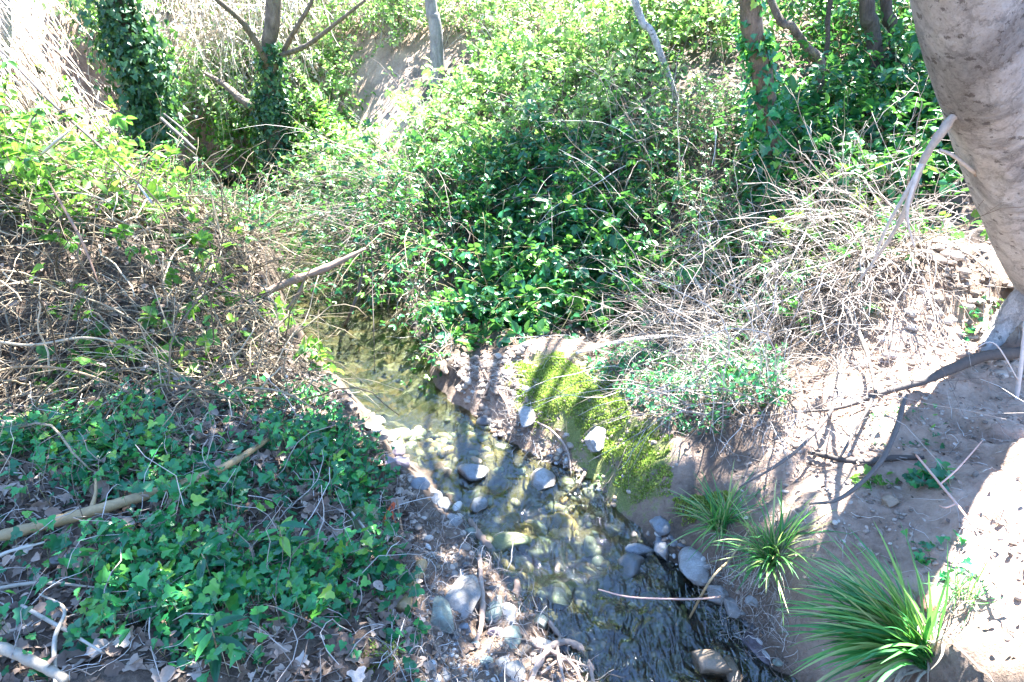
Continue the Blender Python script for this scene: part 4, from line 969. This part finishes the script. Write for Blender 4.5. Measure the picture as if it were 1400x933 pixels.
def seedling(label, u, v, h, n, size, seed, leaf='ivy', tpl=LANCE):
    r = np.random.default_rng(seed); root = G(u, v)
    t = thing('seedling', label, 'seedling', root)
    P = canes(r, root[None], np.array([h]), np.array([[.05, .0, 1.0]]), .06, 0, 8, None)
    mb = MB(); tube_batch(mb, P, np.linspace(.0028, .0014, 8)[None], 6); part(mb, 'stem', M['cane'], t)
    k = np.linspace(2.2, 6.9, n); i = k.astype(int); f = (k - i)[:, None]
    pos = P[0, i] * (1 - f) + P[0, i + 1] * f if i.max() < 7 else P[0, np.minimum(i, 7)]
    a = np.arange(n) * 2.4 + r.uniform(0, 6); ax = np.column_stack([np.cos(a), np.sin(a), r.uniform(.05, .5, n)])
    ax = nrm(ax); up = nrm(np.array([[0, 0, 1.0]]) - ax * ax[:, 2:3])
    mb = MB(); leaf_batch(mb, tpl, pos, ax, up, size * r.uniform(.75, 1.15, n), r.random(n)); part(mb, 'leaves', M[leaf], t)
seedling('laurel-like seedling with long blue-green leaves in the middle of the ivy', 292, 805, .16, 8, .12, 111)
seedling('laurel-like seedling with pointed leaves closest to the pebbly shelf', 392, 770, .17, 8, .10, 112)
seedling('light green seedling just below the tan pole', 180, 775, .10, 6, .06, 113, 'bramble', OVAL)
seedling('dark seedling at the bottom of the ivy, left of the curved dry stem', 300, 905, .12, 7, .10, 114)

# ------------------------------------------------------------------ fallen branches, sticks, roots
def stick(name, label, cat, pts, rad, m_, seed=1, n=30, s=8, knob=.07, rnd=.5, subs=(), group=None):
    P = [np.asarray(p, float) for p in pts]
    t_ = MB(); c = P[0]
    limb(t_, P, rad, n, s, knob, seed, rnd)
    for sp, sr in subs: limb(t_, sp, sr, 14, 6, knob, seed + 5, rnd)
    o = t_.build(name, M[m_], None, True, origin=c)
    return tag(o, label, cat, group)
def gl(u, v, lift=.01): return G(u, v) + [0, 0, lift]
stick('fallen_pole', 'long tan pole lying across the ivy from the left edge', 'pole', [gl(-70, 768, .05), gl(40, 742, .055), gl(130, 716, .06), gl(215, 690, .06), gl(300, 656, .055), gl(368, 612, .04)], [.021, .020, .019, .018, .016, .010], 'tanwood', 1, 60, 10, .055, .6,
      [([gl(130, 716, .06), gl(140, 700, .085), gl(143, 690, .11)], [.010, .006, .004]), ([gl(255, 674, .06), gl(275, 678, .07), gl(290, 688, .05)], [.008, .004, .002])])
stick('dead_branch', 'thick pale broken branch end in the bottom left corner', 'branch', [gl(-60, 890, .06), gl(0, 905, .06), gl(50, 922, .06), gl(100, 950, .05)], [.014, .015, .014, .012], 'straw', 2, 24, 9, .06)
stick('fallen_branch', 'thick dark branch running down across the sandy bank from the right edge', 'branch', [near(1460, 462, 0.975), near(1400, 476, 0.975), near(1340, 488, 0.975), near(1275, 516, 0.975), near(1203, 541, 0.975), near(1150, 556, 0.975), near(1085, 566, 0.975)],
      [.030, .027, .025, .020, .013, .007, .004], 'darkwood', 3, 44, 10, .06, .6)
stick('bent_twig', 'dark bent twig hanging from the dark branch down over the bright sand', 'twig', [near(1239, 536, 0.95), near(1226, 584, 0.95), near(1200, 638, 0.95), near(1150, 680, 0.95), near(1106, 692, 0.95)], [.010, .010, .009, .007, .004], 'darkwood', 4, 30, 7, .06, .8)
stick('bent_twig', 'dark kinked twig crossing in front of the dry twig bush', 'twig', [near(1128, 402, 0.95), near(1150, 418, 0.95), near(1182, 471, 0.95), near(1196, 529, 0.95), near(1192, 548, 0.95), near(1150, 622, 0.95)], [.006, .0075, .008, .008, .008, .005], 'darkwood', 5, 32, 7, .06, .8)
stick('bent_twig', 'slender brown twig slanting down to the edge of the sand left of the kinked one', 'twig', [near(1154, 480, 0.95), near(1143, 540, 0.95), near(1130, 572, 0.95), near(1080, 625, 0.95), near(1010, 668, 0.95)], [.007, .008, .008, .007, .003], 'darkwood', 6, 30, 7, .06, .9)
stick('ground_stick', 'dark knobbly stick lying level on the bright sand', 'stick', [gl(1105, 622), gl(1168, 632), gl(1215, 630), gl(1262, 630)], [.008, .012, .012, .006], 'darkwood', 7, 24, 8, .1, .4)
stick('pink_twig', 'pinkish bare twig with short side shoots slanting over the shadow band at the right', 'twig', [near(1252, 624, 0.95), near(1286, 661, 0.95), near(1307, 689, 0.95), near(1332, 725, 0.95), near(1354, 754, 0.95), near(1402, 806, 0.95)], [.004, .0042, .0042, .004, .0036, .002], 'redwood', 8, 30, 7, .05, .9,
      [([near(1286, 661, .95), near(1310, 640, .95), near(1345, 598, .95)], [.003, .0028, .002]), ([near(1307, 689, .95), near(1293, 694, .95), near(1282, 697, .95)], [.0028, .0025, .002]),
       ([near(1320, 705, .95), near(1338, 697, .95), near(1350, 692, .95)], [.0028, .0025, .0015]), ([near(1332, 728, .95), near(1322, 730, .95)], [.003, .0024])])
stick('upright_stick', 'grey stick propped upright with white twiglets at the right edge', 'stick', [gl(1376, 604, -.05), at_depth(1384, 575, 2.42), at_depth(1396, 500, 2.46), at_depth(1402, 440, 2.5)], [.010, .010, .009, .007], 'greywood', 9, 20, 8, .06, .8,
      [([at_depth(1392, 520, 2.45), at_depth(1360, 470, 2.45), at_depth(1330, 478, 2.45)], [.003, .0025, .0015]), ([at_depth(1388, 560, 2.43), at_depth(1340, 580, 2.4), at_depth(1300, 560, 2.4)], [.003, .0025, .001])])
stick('fallen_branch', 'pale barkless branch lying along the top of the mossy hump', 'branch', [gl(788, 489, .02), gl(843, 476, .03), gl(896, 468, .03), gl(955, 462, .03), gl(1010, 452, .05)], [.012, .017, .017, .014, .008], 'greywood', 10, 30, 8, .08, .9)
stick('fallen_branch', 'pale bare branch lying across the dark gap under the middle brambles', 'branch', [gl(815, 408, .10), gl(870, 402, .14), gl(934, 404, .16), gl(962, 424, .1)], [.010, .014, .014, .008], 'greywood', 11, 26, 8, .06, .9)
stick('stream_twig', 'long reddish twig sticking out over the water from the right bank', 'twig', [at_depth(818, 806, 1.72), at_depth(857, 816, 1.7), at_depth(905, 819, 1.7), at_depth(958, 819, 1.7), at_depth(985, 816, 1.72)], [.0018, .003, .0034, .0036, .004], 'redwood', 12, 26, 7, .05, .8)
stick('bank_stick', 'pale crooked stick leaning from the grass down to the water at the right bank', 'stick', [gl(1024, 730, .05), at_depth(1000, 762, 1.82), at_depth(970, 795, 1.7), gl(936, 858, .01)], [.003, .004, .0045, .004], 'tanwood', 13, 24, 7, .06, .8)
stick('bank_stick', 'greenish thin stick standing across the stones of the left shelf', 'stick', [gl(545, 710, .10), at_depth(557, 771, 1.98), at_depth(578, 857, 1.66), gl(616, 920, .02)], [.005, .006, .006, .003], 'cane', 14, 30, 8, .06, .75)
stick('bank_stick', 'thin whitish stick slanting down beside the ivy edge', 'stick', [gl(483, 716, .06), gl(514, 757, .05), gl(546, 797, .03)], [.005, .005, .003], 'straw', 15, 20, 7, .06, .8)
stick('bank_root', 'shaggy brown root curving along the edge of the water', 'root', [gl(640, 712, .01), gl(660, 745, .03), gl(682, 770, .03), gl(703, 795, .02), gl(708, 822, .0)], [.012, .017, .020, .018, .010], 'rootwood', 16, 34, 9, .16, .5)
stick('bank_root', 'grey vertical root running between the stones of the left shelf', 'root', [gl(655, 760, .02), gl(658, 800, .03), gl(660, 840, .03), gl(656, 870, .02), gl(642, 888, .0)], [.010, .010, .012, .009, .004], 'rootwood', 17, 30, 8, .1, .8)
stick('bank_root', 'knotted pale root mass in the bottom middle by the water', 'root', [gl(722, 940, .0), gl(742, 905, .03), gl(772, 890, .05), gl(800, 905, .03), gl(812, 940, .0)], [.009, .012, .013, .012, .008], 'rootwood', 18, 36, 8, .18, .8,
      [([gl(730, 890, .02), gl(755, 905, .05), gl(785, 925, .04), gl(800, 955, .01)], [.006, .008, .008, .005]), ([gl(765, 880, .03), gl(762, 910, .06), gl(775, 950, .02)], [.006, .007, .006]), ([gl(740, 925, .02), gl(770, 915, .05), gl(815, 920, .02)], [.004, .006, .004]), ([gl(790, 893, .03), gl(815, 900, .02), gl(832, 925, .0)], [.006, .005, .004])])
stick('bank_root', 'thin root trailing from the orange stone along the water line', 'root', [gl(735, 835, .02), gl(752, 858, .03), gl(768, 880, .03)], [.006, .009, .008], 'rootwood', 19, 20, 7, .12, .7)
stick('bank_root', 'brown root hanging down the soil face left of the moss', 'root', [gl(655, 498, .02), gl(668, 525, .03), gl(690, 552, .025), gl(700, 585, .0)], [.010, .009, .007, .004], 'rootwood', 61, 26, 7, .12, .5, [([gl(672, 530, .03), gl(660, 552, .02), gl(655, 570, .0)], [.005, .004, .002])])
stick('bank_root', 'pale thin root looping over the soil between the moss and the chalky rock', 'root', [gl(735, 585, .02), gl(755, 600, .04), gl(775, 626, .03), gl(782, 655, .0)], [.006, .006, .005, .003], 'rootwood', 62, 26, 7, .12, .9)
stick('bank_root', 'short root sticking out under the front of the moss near the blue-white stone', 'root', [gl(800, 655, .02), gl(788, 672, .03), gl(770, 684, .01)], [.010, .008, .004], 'rootwood', 63, 20, 7, .12, .6)
stick('rotten_log', 'short yellowish rotten log chunk on the left shelf', 'log', [gl(578, 778, .02), gl(566, 805, .025), gl(552, 838, .02)], [.020, .026, .024], 'tanwood', 20, 20, 12, .10, .6)
stick('reaching_branch', 'brown dead branch reaching out from the mound under the arching canes', 'branch', [at_depth(340, 412, 3.75), at_depth(390, 388, 3.85), at_depth(446, 366, 3.95), at_depth(500, 340, 4.1)], [.022, .026, .022, .010], 'rootwood', 21, 30, 9, .1, .4,
      [([at_depth(418, 378, 3.9), at_depth(408, 400, 3.85), at_depth(386, 432, 3.75)], [.010, .009, .006])])
stick('water_stub', 'dark curved dead stem standing in the pool', 'stem', [at_depth(497, 362, 4.3), at_depth(490, 398, 4.25), at_depth(480, 426, 4.2), at_height(470, 447, -.04)], [.006, .009, .011, .011], 'darkwood', 22, 20, 7, .06, .7)
stick('hanging_stem', 'thin straight stem dangling down to the pool', 'stem', [at_depth(508, 330, 4.1), at_depth(509, 390, 4.0), at_depth(511, 450, 3.75), at_height(512, 508, .0)], [.003, .003, .003, .002], 'darkwood', 23, 20, 5, .04, .6)
stick('pale_stick', 'short white barkless stick poking up from the crest of the mound', 'stick', [at_depth(56, 212, 3.55), at_depth(76, 194, 3.55), at_depth(96, 178, 3.6)], [.006, .008, .006], 'straw', 24, 14, 7, .08, .9)
stick('pale_cane', 'pale split stick slanting down the front of the mound', 'stick', [at_depth(66, 248, 3.05), at_depth(90, 290, 2.95), at_depth(112, 330, 2.8), at_depth(134, 385, 2.68)], [.004, .006, .006, .003], 'cane', 25, 22, 7, .05, .8)
stick('pale_cane', 'pale upright stick among small leaves on the right part of the mound', 'stick', [at_depth(288, 262, 3.7), at_depth(294, 290, 3.6), at_depth(304, 330, 3.45)], [.004, .006, .005], 'tanwood', 26, 16, 7, .06, .6)
stick('pale_cane', 'grey short stick lying between the bright and the small-leaved bramble', 'stick', [at_depth(184, 246, 3.6), at_depth(196, 262, 3.55), at_depth(208, 278, 3.5)], [.005, .006, .005], 'greywood', 27, 14, 7, .06, .8)
stick('dark_cane', 'long dark bare cane slanting in front of the bright far bank', 'cane', [at_depth(-10, 60, 5.2), at_depth(12, 80, 5.0), at_depth(70, 140, 4.6), at_depth(136, 200, 4.2), at_depth(180, 245, 3.9)], [.008, .009, .010, .009, .006], 'darkwood', 28, 30, 6, .05, .6)
stick('dark_cane', 'dark fallen cane leaning behind the mound, the lower of two', 'cane', [at_depth(220, 162, 6.3), at_depth(242, 182, 6.2), at_depth(268, 206, 6.1)], [.016, .016, .014], 'darkwood', 29, 16, 6, .05, .9)
stick('dark_cane', 'dark fallen cane leaning behind the mound, the upper of two', 'cane', [at_depth(224, 156, 6.6), at_depth(246, 174, 6.5), at_depth(266, 192, 6.4)], [.010, .010, .008], 'darkwood', 30, 16, 6, .05, .9)
stick('arched_cane', 'long green cane bowing low across the dead stems at the left', 'cane', [at_depth(-40, 520, 2.35), at_depth(30, 502, 2.4), at_depth(110, 510, 2.4), at_depth(190, 545, 2.4), at_depth(240, 600, 2.35)], [.006, .006, .0055, .005, .003], 'cane', 31, 34, 7, .03, .7)
stick('arched_cane', 'grey-brown cane bowing above the green one across the dead stems', 'cane', [at_depth(-40, 460, 2.5), at_depth(40, 472, 2.5), at_depth(120, 462, 2.6), at_depth(190, 480, 2.65), at_depth(250, 520, 2.6)], [.006, .006, .0055, .005, .003], 'dead', 32, 34, 7, .03, .85)
stick('curved_stem', 'hooked pale dry stem standing in the ivy near the bottom', 'stem', [gl(304, 932, .0), at_depth(308, 895, 1.28), at_depth(322, 868, 1.30), at_depth(340, 851, 1.33), at_depth(354, 858, 1.33), at_depth(350, 880, 1.3)], [.003, .003, .003, .0028, .0025, .002], 'straw', 33, 30, 6, .04, .8)
for k, (lab, pts) in enumerate([('flat bleached straw lying nearest the bottom left corner', [gl(-30, 830, .05), gl(60, 815, .06), gl(140, 815, .05)]),
                                ('bleached straw arching in front of the straw pile at the left edge', [gl(84, 960, .05), gl(86, 900, .08), gl(95, 850, .06), gl(60, 826, .05)]),
                                ('straight bleached straw pointing into the ivy', [gl(40, 850, .06), gl(90, 880, .06), gl(145, 906, .05)]),
                                ('long pale straw lying just below the tan pole', [gl(-40, 800, .05), gl(20, 775, .05), gl(75, 752, .05)])]):
    stick('straw_blade', lab, 'straw', pts, [.006, .006, .003], 'straw', 40 + k, 20, 6, .05, .6 + .1 * k)

# ------------------------------------------------------------------ stones
_ico = bmesh.new(); bmesh.ops.create_icosphere(_ico, subdivisions=4, radius=1)
IV = np.array([v.co[:] for v in _ico.verts]); IF = np.array([[v.index for v in f.verts] for f in _ico.faces]); _ico.free()
def rock_verts(seed, facets, rough):
    g = np.random.default_rng(seed); V = IV.copy(); rough *= 1.6
    for _ in range(facets + 3):
        nvec = nrm(g.normal(0, 1, 3)); c = g.uniform(.52, .86)
        d = V @ nvec; V = np.where((d > c)[:, None], V - nvec * ((d - c) * .92)[:, None], V)
    o = g.uniform(0, 90, 3)
    nz = fbm(V[:, 0] * 1.4 + V[:, 2] * .7 + o[0], V[:, 1] * 1.4 - V[:, 2] * .9 + o[1], 3) + .35 * fbm(V[:, 0] * 5 + V[:, 2] * 3 + o[2], V[:, 1] * 5 + V[:, 2] * 4, 2)
    return V * (1 + rough * nz)[:, None]
def stone(label, u, v, wpx, hpx, m_, seed, facets=6, rough=.28, yaw=0.0, flat=.6, sink=.3, water=False, group=None, rise=0):
    c = at_height(u, v + hpx * .25, rise) if water else G(u, v + hpx * .3)
    dist = np.linalg.norm(c - [0, 0, CAM_Z])
    a = wpx / FPX * dist / 2 * 1.08; el = math.asin(min(1, (CAM_Z - c[2]) / dist))
    hh = hpx / FPX * dist / 2 * 1.08
    cz_ = a * flat
    bb = max(a * .5, math.sqrt(max(hh ** 2 - (cz_ * math.cos(el)) ** 2, (a * .35) ** 2)) / max(math.sin(el), .35))
    bb = min(bb, a * 1.9)
    V = rock_verts(seed, facets, rough) * [a, bb, cz_]
    c_, s_ = math.cos(yaw), math.sin(yaw)
    V = np.column_stack([V[:, 0] * c_ - V[:, 1] * s_, V[:, 0] * s_ + V[:, 1] * c_, V[:, 2]])
    zc = (rise if water else c[2]) + cz_ * (1 - 2 * sink) * .8
    mb = MB(); mb.add(V, [IF])
    me = mb.build('stone', S[m_]); me.location = (float(c[0]), float(c[1]), float(zc))
    tag(me, label, 'stone', group)
ST = [
 ('big grey wedge-shaped stone on the left shelf', 630, 805, 46, 60, 'grey', 7, .15, False),
 ('smooth grey-green oval stone at the left of the shelf stones', 602, 834, 36, 46, 'green', 3, .2, False),
 ('small greenish upright stone between the root and the pale flat one', 676, 827, 22, 36, 'green', 4, .3, False),
 ('pale flat-faced stone touching the water beside the greenish upright one', 696, 834, 27, 30, 'pale', 7, .2, False),
 ('tiny flat grey stone at the top of the shelf stones by the shaggy root', 676, 805, 16, 9, 'grey', 6, .2, False),
 ('greenish rounded stone below the pale flat-faced one', 702, 866, 28, 30, 'green', 5, .3, False),
 ('small purplish stone lying flat under the grey vertical root', 680, 862, 24, 13, 'purple', 5, .3, False),
 ('smooth light grey stone at the bottom of the left shelf', 702, 912, 28, 28, 'grey', 4, .2, False),
 ('little round grey stone touching the smooth light grey one', 688, 902, 18, 17, 'grey', 3, .2, False),
 ('pale blue-white stone next to the knotted root mass', 745, 876, 29, 25, 'pale', 6, .2, False),
 ('orange stone at the left edge of the water', 727, 821, 27, 28, 'orange', 3, .25, False),
 ('flat olive mossy boulder breaking the surface in mid stream', 698, 738, 55, 30, 'olive', 3, .18, True),
 ('grey block half under water near the left side of the stream', 657, 686, 26, 22, 'grey', 7, .2, True),
 ('blue-white rounded stone at the foot of the mossy hump', 742, 649, 34, 29, 'pale', 5, .2, True),
 ('broad wet grey stone just under the surface upstream', 646, 640, 40, 26, 'blue', 4, .2, True),
 ('round dark mossy stone at the edge of the ivy', 497, 702, 40, 36, 'olive', 2, .2, False),
 ('blue-grey stone, upper of two at the left waterline', 574, 659, 27, 18, 'blue', 4, .2, False),
 ('pale blue-grey slab, lower of two at the left waterline', 594, 673, 20, 27, 'pale', 6, .2, False),
 ('blue-grey stone next to the green face of the mossy hump', 902, 713, 31, 27, 'blue', 4, .2, False),
 ('round blue-grey stone on the right waterline below the mossy hump', 904, 744, 30, 31, 'blue', 3, .2, False),
 ('long low blue-grey stone between its round neighbour and the water', 874, 750, 38, 19, 'blue', 5, .25, True),
 ('dark wet slab in the water below the mossy hump', 861, 768, 40, 32, 'dark', 5, .25, True),
 ('small bluish stone between the wet slab and the white boulder', 929, 783, 19, 23, 'blue', 4, .2, False),
 ('white boulder under the pale grass at the right waterline', 953, 762, 48, 42, 'pale', 7, .2, False),
 ('white flat stone below the white boulder', 986, 806, 38, 22, 'pale', 6, .2, False),
 ('white rounded stone under the right grass bank', 1000, 830, 28, 22, 'pale', 5, .2, False),
 ('small white pebble beside the white rounded stone', 1028, 830, 18, 15, 'pale', 4, .2, False),
 ('tall purple-grey stone at the foot of the right bank', 1034, 878, 28, 38, 'purple', 5, .25, False),
 ('reddish wet stone at the right waterline', 955, 856, 21, 21, 'red', 3, .2, False),
 ('dark brown stone just above the reddish one', 964, 838, 24, 22, 'brown', 3, .2, False),
 ('brown-olive stone at the waterline where the reddish twig leaves the bank', 934, 838, 20, 30, 'olive', 3, .2, True),
 ('yellow-brown boulder under rippling water at the bottom', 972, 903, 54, 34, 'brown', 4, .2, True),
 ('olive brown stone upright at the bottom right of the stream', 1003, 911, 22, 34, 'brown', 4, .2, True),
 ('green mossy stone at the bottom edge by the right bank', 1040, 917, 32, 28, 'green', 3, .2, False),
 ('small reddish stone alone on the soil beside the big grass tuft', 1271, 817, 20, 17, 'red', 3, .2, False),
 ('flat beige stone at the edge of the shadow band', 1217, 682, 23, 14, 'brown', 5, .2, False),
 ('grey-white stone set in the water side of the moss', 718, 560, 27, 28, 'pale', 6, .2, False),
 ('chalky white rock bulging from the front of the mossy hump', 815, 588, 34, 40, 'pale', 6, .25, False),
 ('brown rock in the dark gap under the middle brambles, lower one', 811, 442, 28, 24, 'brown', 6, .25, False),
 ('brown rock in the dark gap under the middle brambles, upper one', 790, 421, 18, 14, 'brown', 5, .25, False),
 ('brown-grey rock in the shaded undercut by the pool', 607, 497, 22, 24, 'brown', 5, .25, False),
 ('bluish stone at the left waterline where the pool narrows', 509, 585, 29, 18, 'blue', 4, .2, False),
 ('purplish stone on the left bank above the narrows', 529, 628, 20, 22, 'purple', 4, .2, False),
 ('grey stone half hidden in the ivy below the tan pole', 84, 756, 24, 20, 'grey', 4, .2, False),
 ('pale rounded stone glimmering under water in mid stream', 740, 744, 44, 28, 'green', 3, .2, 'sub'),
 ('round blue stone under water in front of the wet slab', 826, 793, 36, 32, 'blue', 3, .2, 'sub'),
 ('long olive stone under water left of the round blue one', 766, 806, 30, 40, 'olive', 3, .2, 'sub'),
 ('wide dark stone under water near the reddish twig', 852, 838, 50, 36, 'dark', 4, .2, 'sub'),
 ('dark stone under water at the bottom of the stream', 838, 890, 44, 32, 'dark', 4, .2, 'sub'),
 ('pale stone under the bright riffle', 690, 612, 46, 22, 'pale', 4, .2, 'sub'),
]
for k, (lab, u, v, wp, hp, m_, fc, ro, wt) in enumerate(ST):
    if wt == 'sub': stone(lab, u, v, wp, hp, m_, 300 + k, fc, ro, (k * 1.3) % .8 - .4, .5, .5, True, rise=-.045)
    elif wt: stone(lab, u, v, wp, hp, m_, 300 + k, fc, ro, (k * 1.3) % .6 - .3, .5, .44, True)
    else: stone(lab, u, v, wp, hp, m_, 300 + k, fc, ro, (k * 1.3) % .8 - .4, .62, .34)
# cobbles packed along both waterlines
g_ = np.random.default_rng(333)
for side, pts, lab in (('r', [(770, 655), (800, 690), (835, 720), (862, 735), (890, 765), (915, 775), (935, 800), (948, 820), (975, 850), (1000, 865), (1010, 885), (1050, 895), (1062, 905)], 'small wet cobble wedged along the right waterline'),
                       ('l', [(540, 612), (552, 632), (600, 690), (620, 702), (640, 725), (662, 742), (712, 800), (735, 845), (760, 880), (790, 900), (715, 885), (650, 880), (640, 850), (615, 865), (665, 905)], 'small wet cobble wedged along the left waterline')):
    for k, (u, v) in enumerate(pts):
        wp = g_.uniform(14, 28)
        stone(lab, u + g_.uniform(-6, 6), v + g_.uniform(-5, 5), wp, wp * g_.uniform(.6, .9), ['grey', 'brown', 'dark', 'green', 'blue', 'purple'][int(g_.integers(6))], 500 + k + (50 if side == 'l' else 0), 5, .25, g_.uniform(-.6, .6), .6, .35, group='cobbles along the %s waterline' % ('right' if side == 'r' else 'left'))
# gravel: loose pebbles past counting
_ic2 = bmesh.new(); bmesh.ops.create_icosphere(_ic2, subdivisions=2, radius=1)
JV = np.array([v.co[:] for v in _ic2.verts]); JF = np.array([[v.index for v in f.verts] for f in _ic2.faces]); _ic2.free()
def gravel(name, label, sets, m_, seed):
    r = np.random.default_rng(seed); mb = MB()
    for uvs, n, lo, hi in sets:
        g = poly_sample(r, uvs, n * 2); g = g[np.argsort(-(fbm(g[:, 0] * 4, g[:, 1] * 4, 3) + .35 * r.random(len(g))))[:n]]; sz = lo + (hi - lo) * r.random(n) ** 2.2
        ya = r.uniform(0, 6.28, n); c_, s_ = np.cos(ya)[:, None], np.sin(ya)[:, None]
        dims = sz[:, None] * np.column_stack([r.uniform(.8, 1.3, n), r.uniform(.6, 1, n), r.uniform(.4, .7, n)])
        W = JV[None] * (1 + .18 * r.normal(0, 1, (n, 1, 3))) + .10 * r.normal(0, 1, (n, 1, 3)) * JV[None] ** 2
        W = W * dims[:, None]
        W = np.stack([W[..., 0] * c_ - W[..., 1] * s_, W[..., 0] * s_ + W[..., 1] * c_, W[..., 2]], -1) + (g + [0, 0, 0])[:, None] + (sz * .12)[:, None, None] * [0, 0, 1]
        b = np.arange(n)[:, None, None] * len(JV)
        mb.add(W.reshape(-1, 3), [(b + JF[None]).reshape(-1, 3)], np.repeat(r.random(n), len(JV)))
    o = mb.build(name, m_); tag(o, label, 'gravel', kind='stuff')
m, N, L, b = mat('mixed_gravel')
rp = ramp(N, [(0, (.07, .07, .075)), (.3, (.2, .2, .2)), (.55, (.26, .21, .15)), (.75, (.34, .2, .11)), (.85, (.36, .35, .34)), (1, (.55, .52, .48))]); L.new(attr(N, 'rnd').outputs['Fac'], rp.inputs[0])
nn = noise(N, 110, 4, .7); L.new(world_pos(N), nn.inputs['Vector'])
L.new(mixc(N, L, .5, rp.outputs[0], nn.outputs['Fac'], 'OVERLAY'), b.inputs['Base Color']); b.inputs['Roughness'].default_value = .5
L.new(bump(N, L, nn.outputs['Fac'], .4, .004), b.inputs['Normal'])
STREAM_PATCH = [(500, 560), (640, 560), (780, 640), (880, 720), (960, 830), (1070, 900), (1090, 970), (830, 970), (760, 880), (690, 780), (590, 660)]
gravel('gravel', 'loose pebbles on the stream bed and the waterside shelves', [(STREAM_PATCH, 700, .008, .03), (STREAM_PATCH, 160, .03, .06), ([(580, 740), (650, 760), (740, 850), (800, 960), (580, 960)], 420, .004, .016), ([(690, 560), (760, 600), (860, 690), (800, 690), (700, 620)], 160, .005, .018),
       ([(900, 720), (1000, 780), (1060, 880), (1000, 900), (900, 780)], 160, .006, .022), ([(430, 390), (560, 390), (560, 420), (440, 420)], 160, .01, .03)], m, 400)
m, N, L, b = mat('soil_clod')
rp = ramp(N, [(0, (.12, .09, .07)), (.5, (.30, .235, .185)), (1, (.46, .39, .33))]); L.new(attr(N, 'rnd').outputs['Fac'], rp.inputs[0])
nn = noise(N, 90, 5, .7); L.new(world_pos(N), nn.inputs['Vector']); L.new(mixc(N, L, .5, rp.outputs[0], nn.outputs['Fac'], 'OVERLAY'), b.inputs['Base Color']); b.inputs['Roughness'].default_value = .95
L.new(bump(N, L, nn.outputs['Fac'], .6, .006), b.inputs['Normal'])
SANDY = [(980, 690), (1090, 470), (1330, 380), (1500, 420), (1560, 930), (1100, 960), (1040, 830)]
gravel('soil_crumbs', 'crumbs and clods of dry soil scattered over the right bank', [(SANDY, 1500, .003, .013), ([(1150, 520), (1200, 350), (1340, 330), (1480, 430), (1450, 540)], 420, .006, .035), ([(690, 500), (800, 480), (930, 640), (880, 700), (760, 640)], 260, .004, .014), ([(600, 490), (720, 470), (790, 640), (720, 640), (640, 560)], 420, .004, .03), ([(540, 640), (640, 700), (700, 800), (560, 800)], 260, .004, .022)], m, 401)
# curled scrap and a big dead leaf
m, N, L, b = mat('orange_scrap'); b.inputs['Base Color'].default_value = (.55, .10, .03, 1); b.inputs['Roughness'].default_value = .45
M['scrap'] = m
stick('curled_scrap', 'orange-red curled strip lying at the edge of the ivy', 'scrap', [gl(526, 732, .03), gl(528, 722, .05), gl(534, 710, .07), gl(541, 707, .07), gl(538, 722, .06), gl(545, 730, .05)], [.004, .006, .006, .006, .005, .003], 'scrap', 50, 24, 6, .05)
r = np.random.default_rng(410)
for lab, u, v, sz in [('big crinkled brown dead leaf standing in the ivy above the tan pole', 152, 668, .095), ('pale curled dead leaf below the tan pole beside the grey stone', 118, 782, .07), ('grey-brown dead leaf flat among the ivy in the middle of the left bank', 205, 800, .07)]:
    c = G(u, v) + [0, 0, .05]
    gx_, gy_ = np.meshgrid(np.linspace(-1, 1, 15), np.linspace(0, 1, 17), indexing='ij')
    wd_ = np.sin(np.pi * gy_ ** .8) * .36 + .01
    zz = .16 * np.abs(gx_) * 1.2 + .10 * fbm(gx_ * 2 + u, gy_ * 5, 3) * 2 - .25 * (gy_ - .4) ** 2
    V = np.stack([gx_ * wd_ * (1 + .25 * fbm(gy_ * 6 + u, gx_ * 0 + 3, 2)), gy_, zz], -1).reshape(-1, 3) * sz
    yw = r.uniform(0, 6); V = V @ np.array(Matrix.Rotation(.9, 3, 'X') @ Matrix.Rotation(yw, 3, 'Z')).T
    i_, j_ = np.meshgrid(np.arange(14), np.arange(16), indexing='ij'); a = i_ * 17 + j_
    mb = MB(); mb.add(V, [np.stack([a, a + 17, a + 18, a + 1], -1).reshape(-1, 4)], .62)
    o = mb.build('dead_leaf', M['litter']); o.location = tuple(float(q) for q in c); tag(o, lab, 'dead leaf')
bpy.context.view_layer.update()
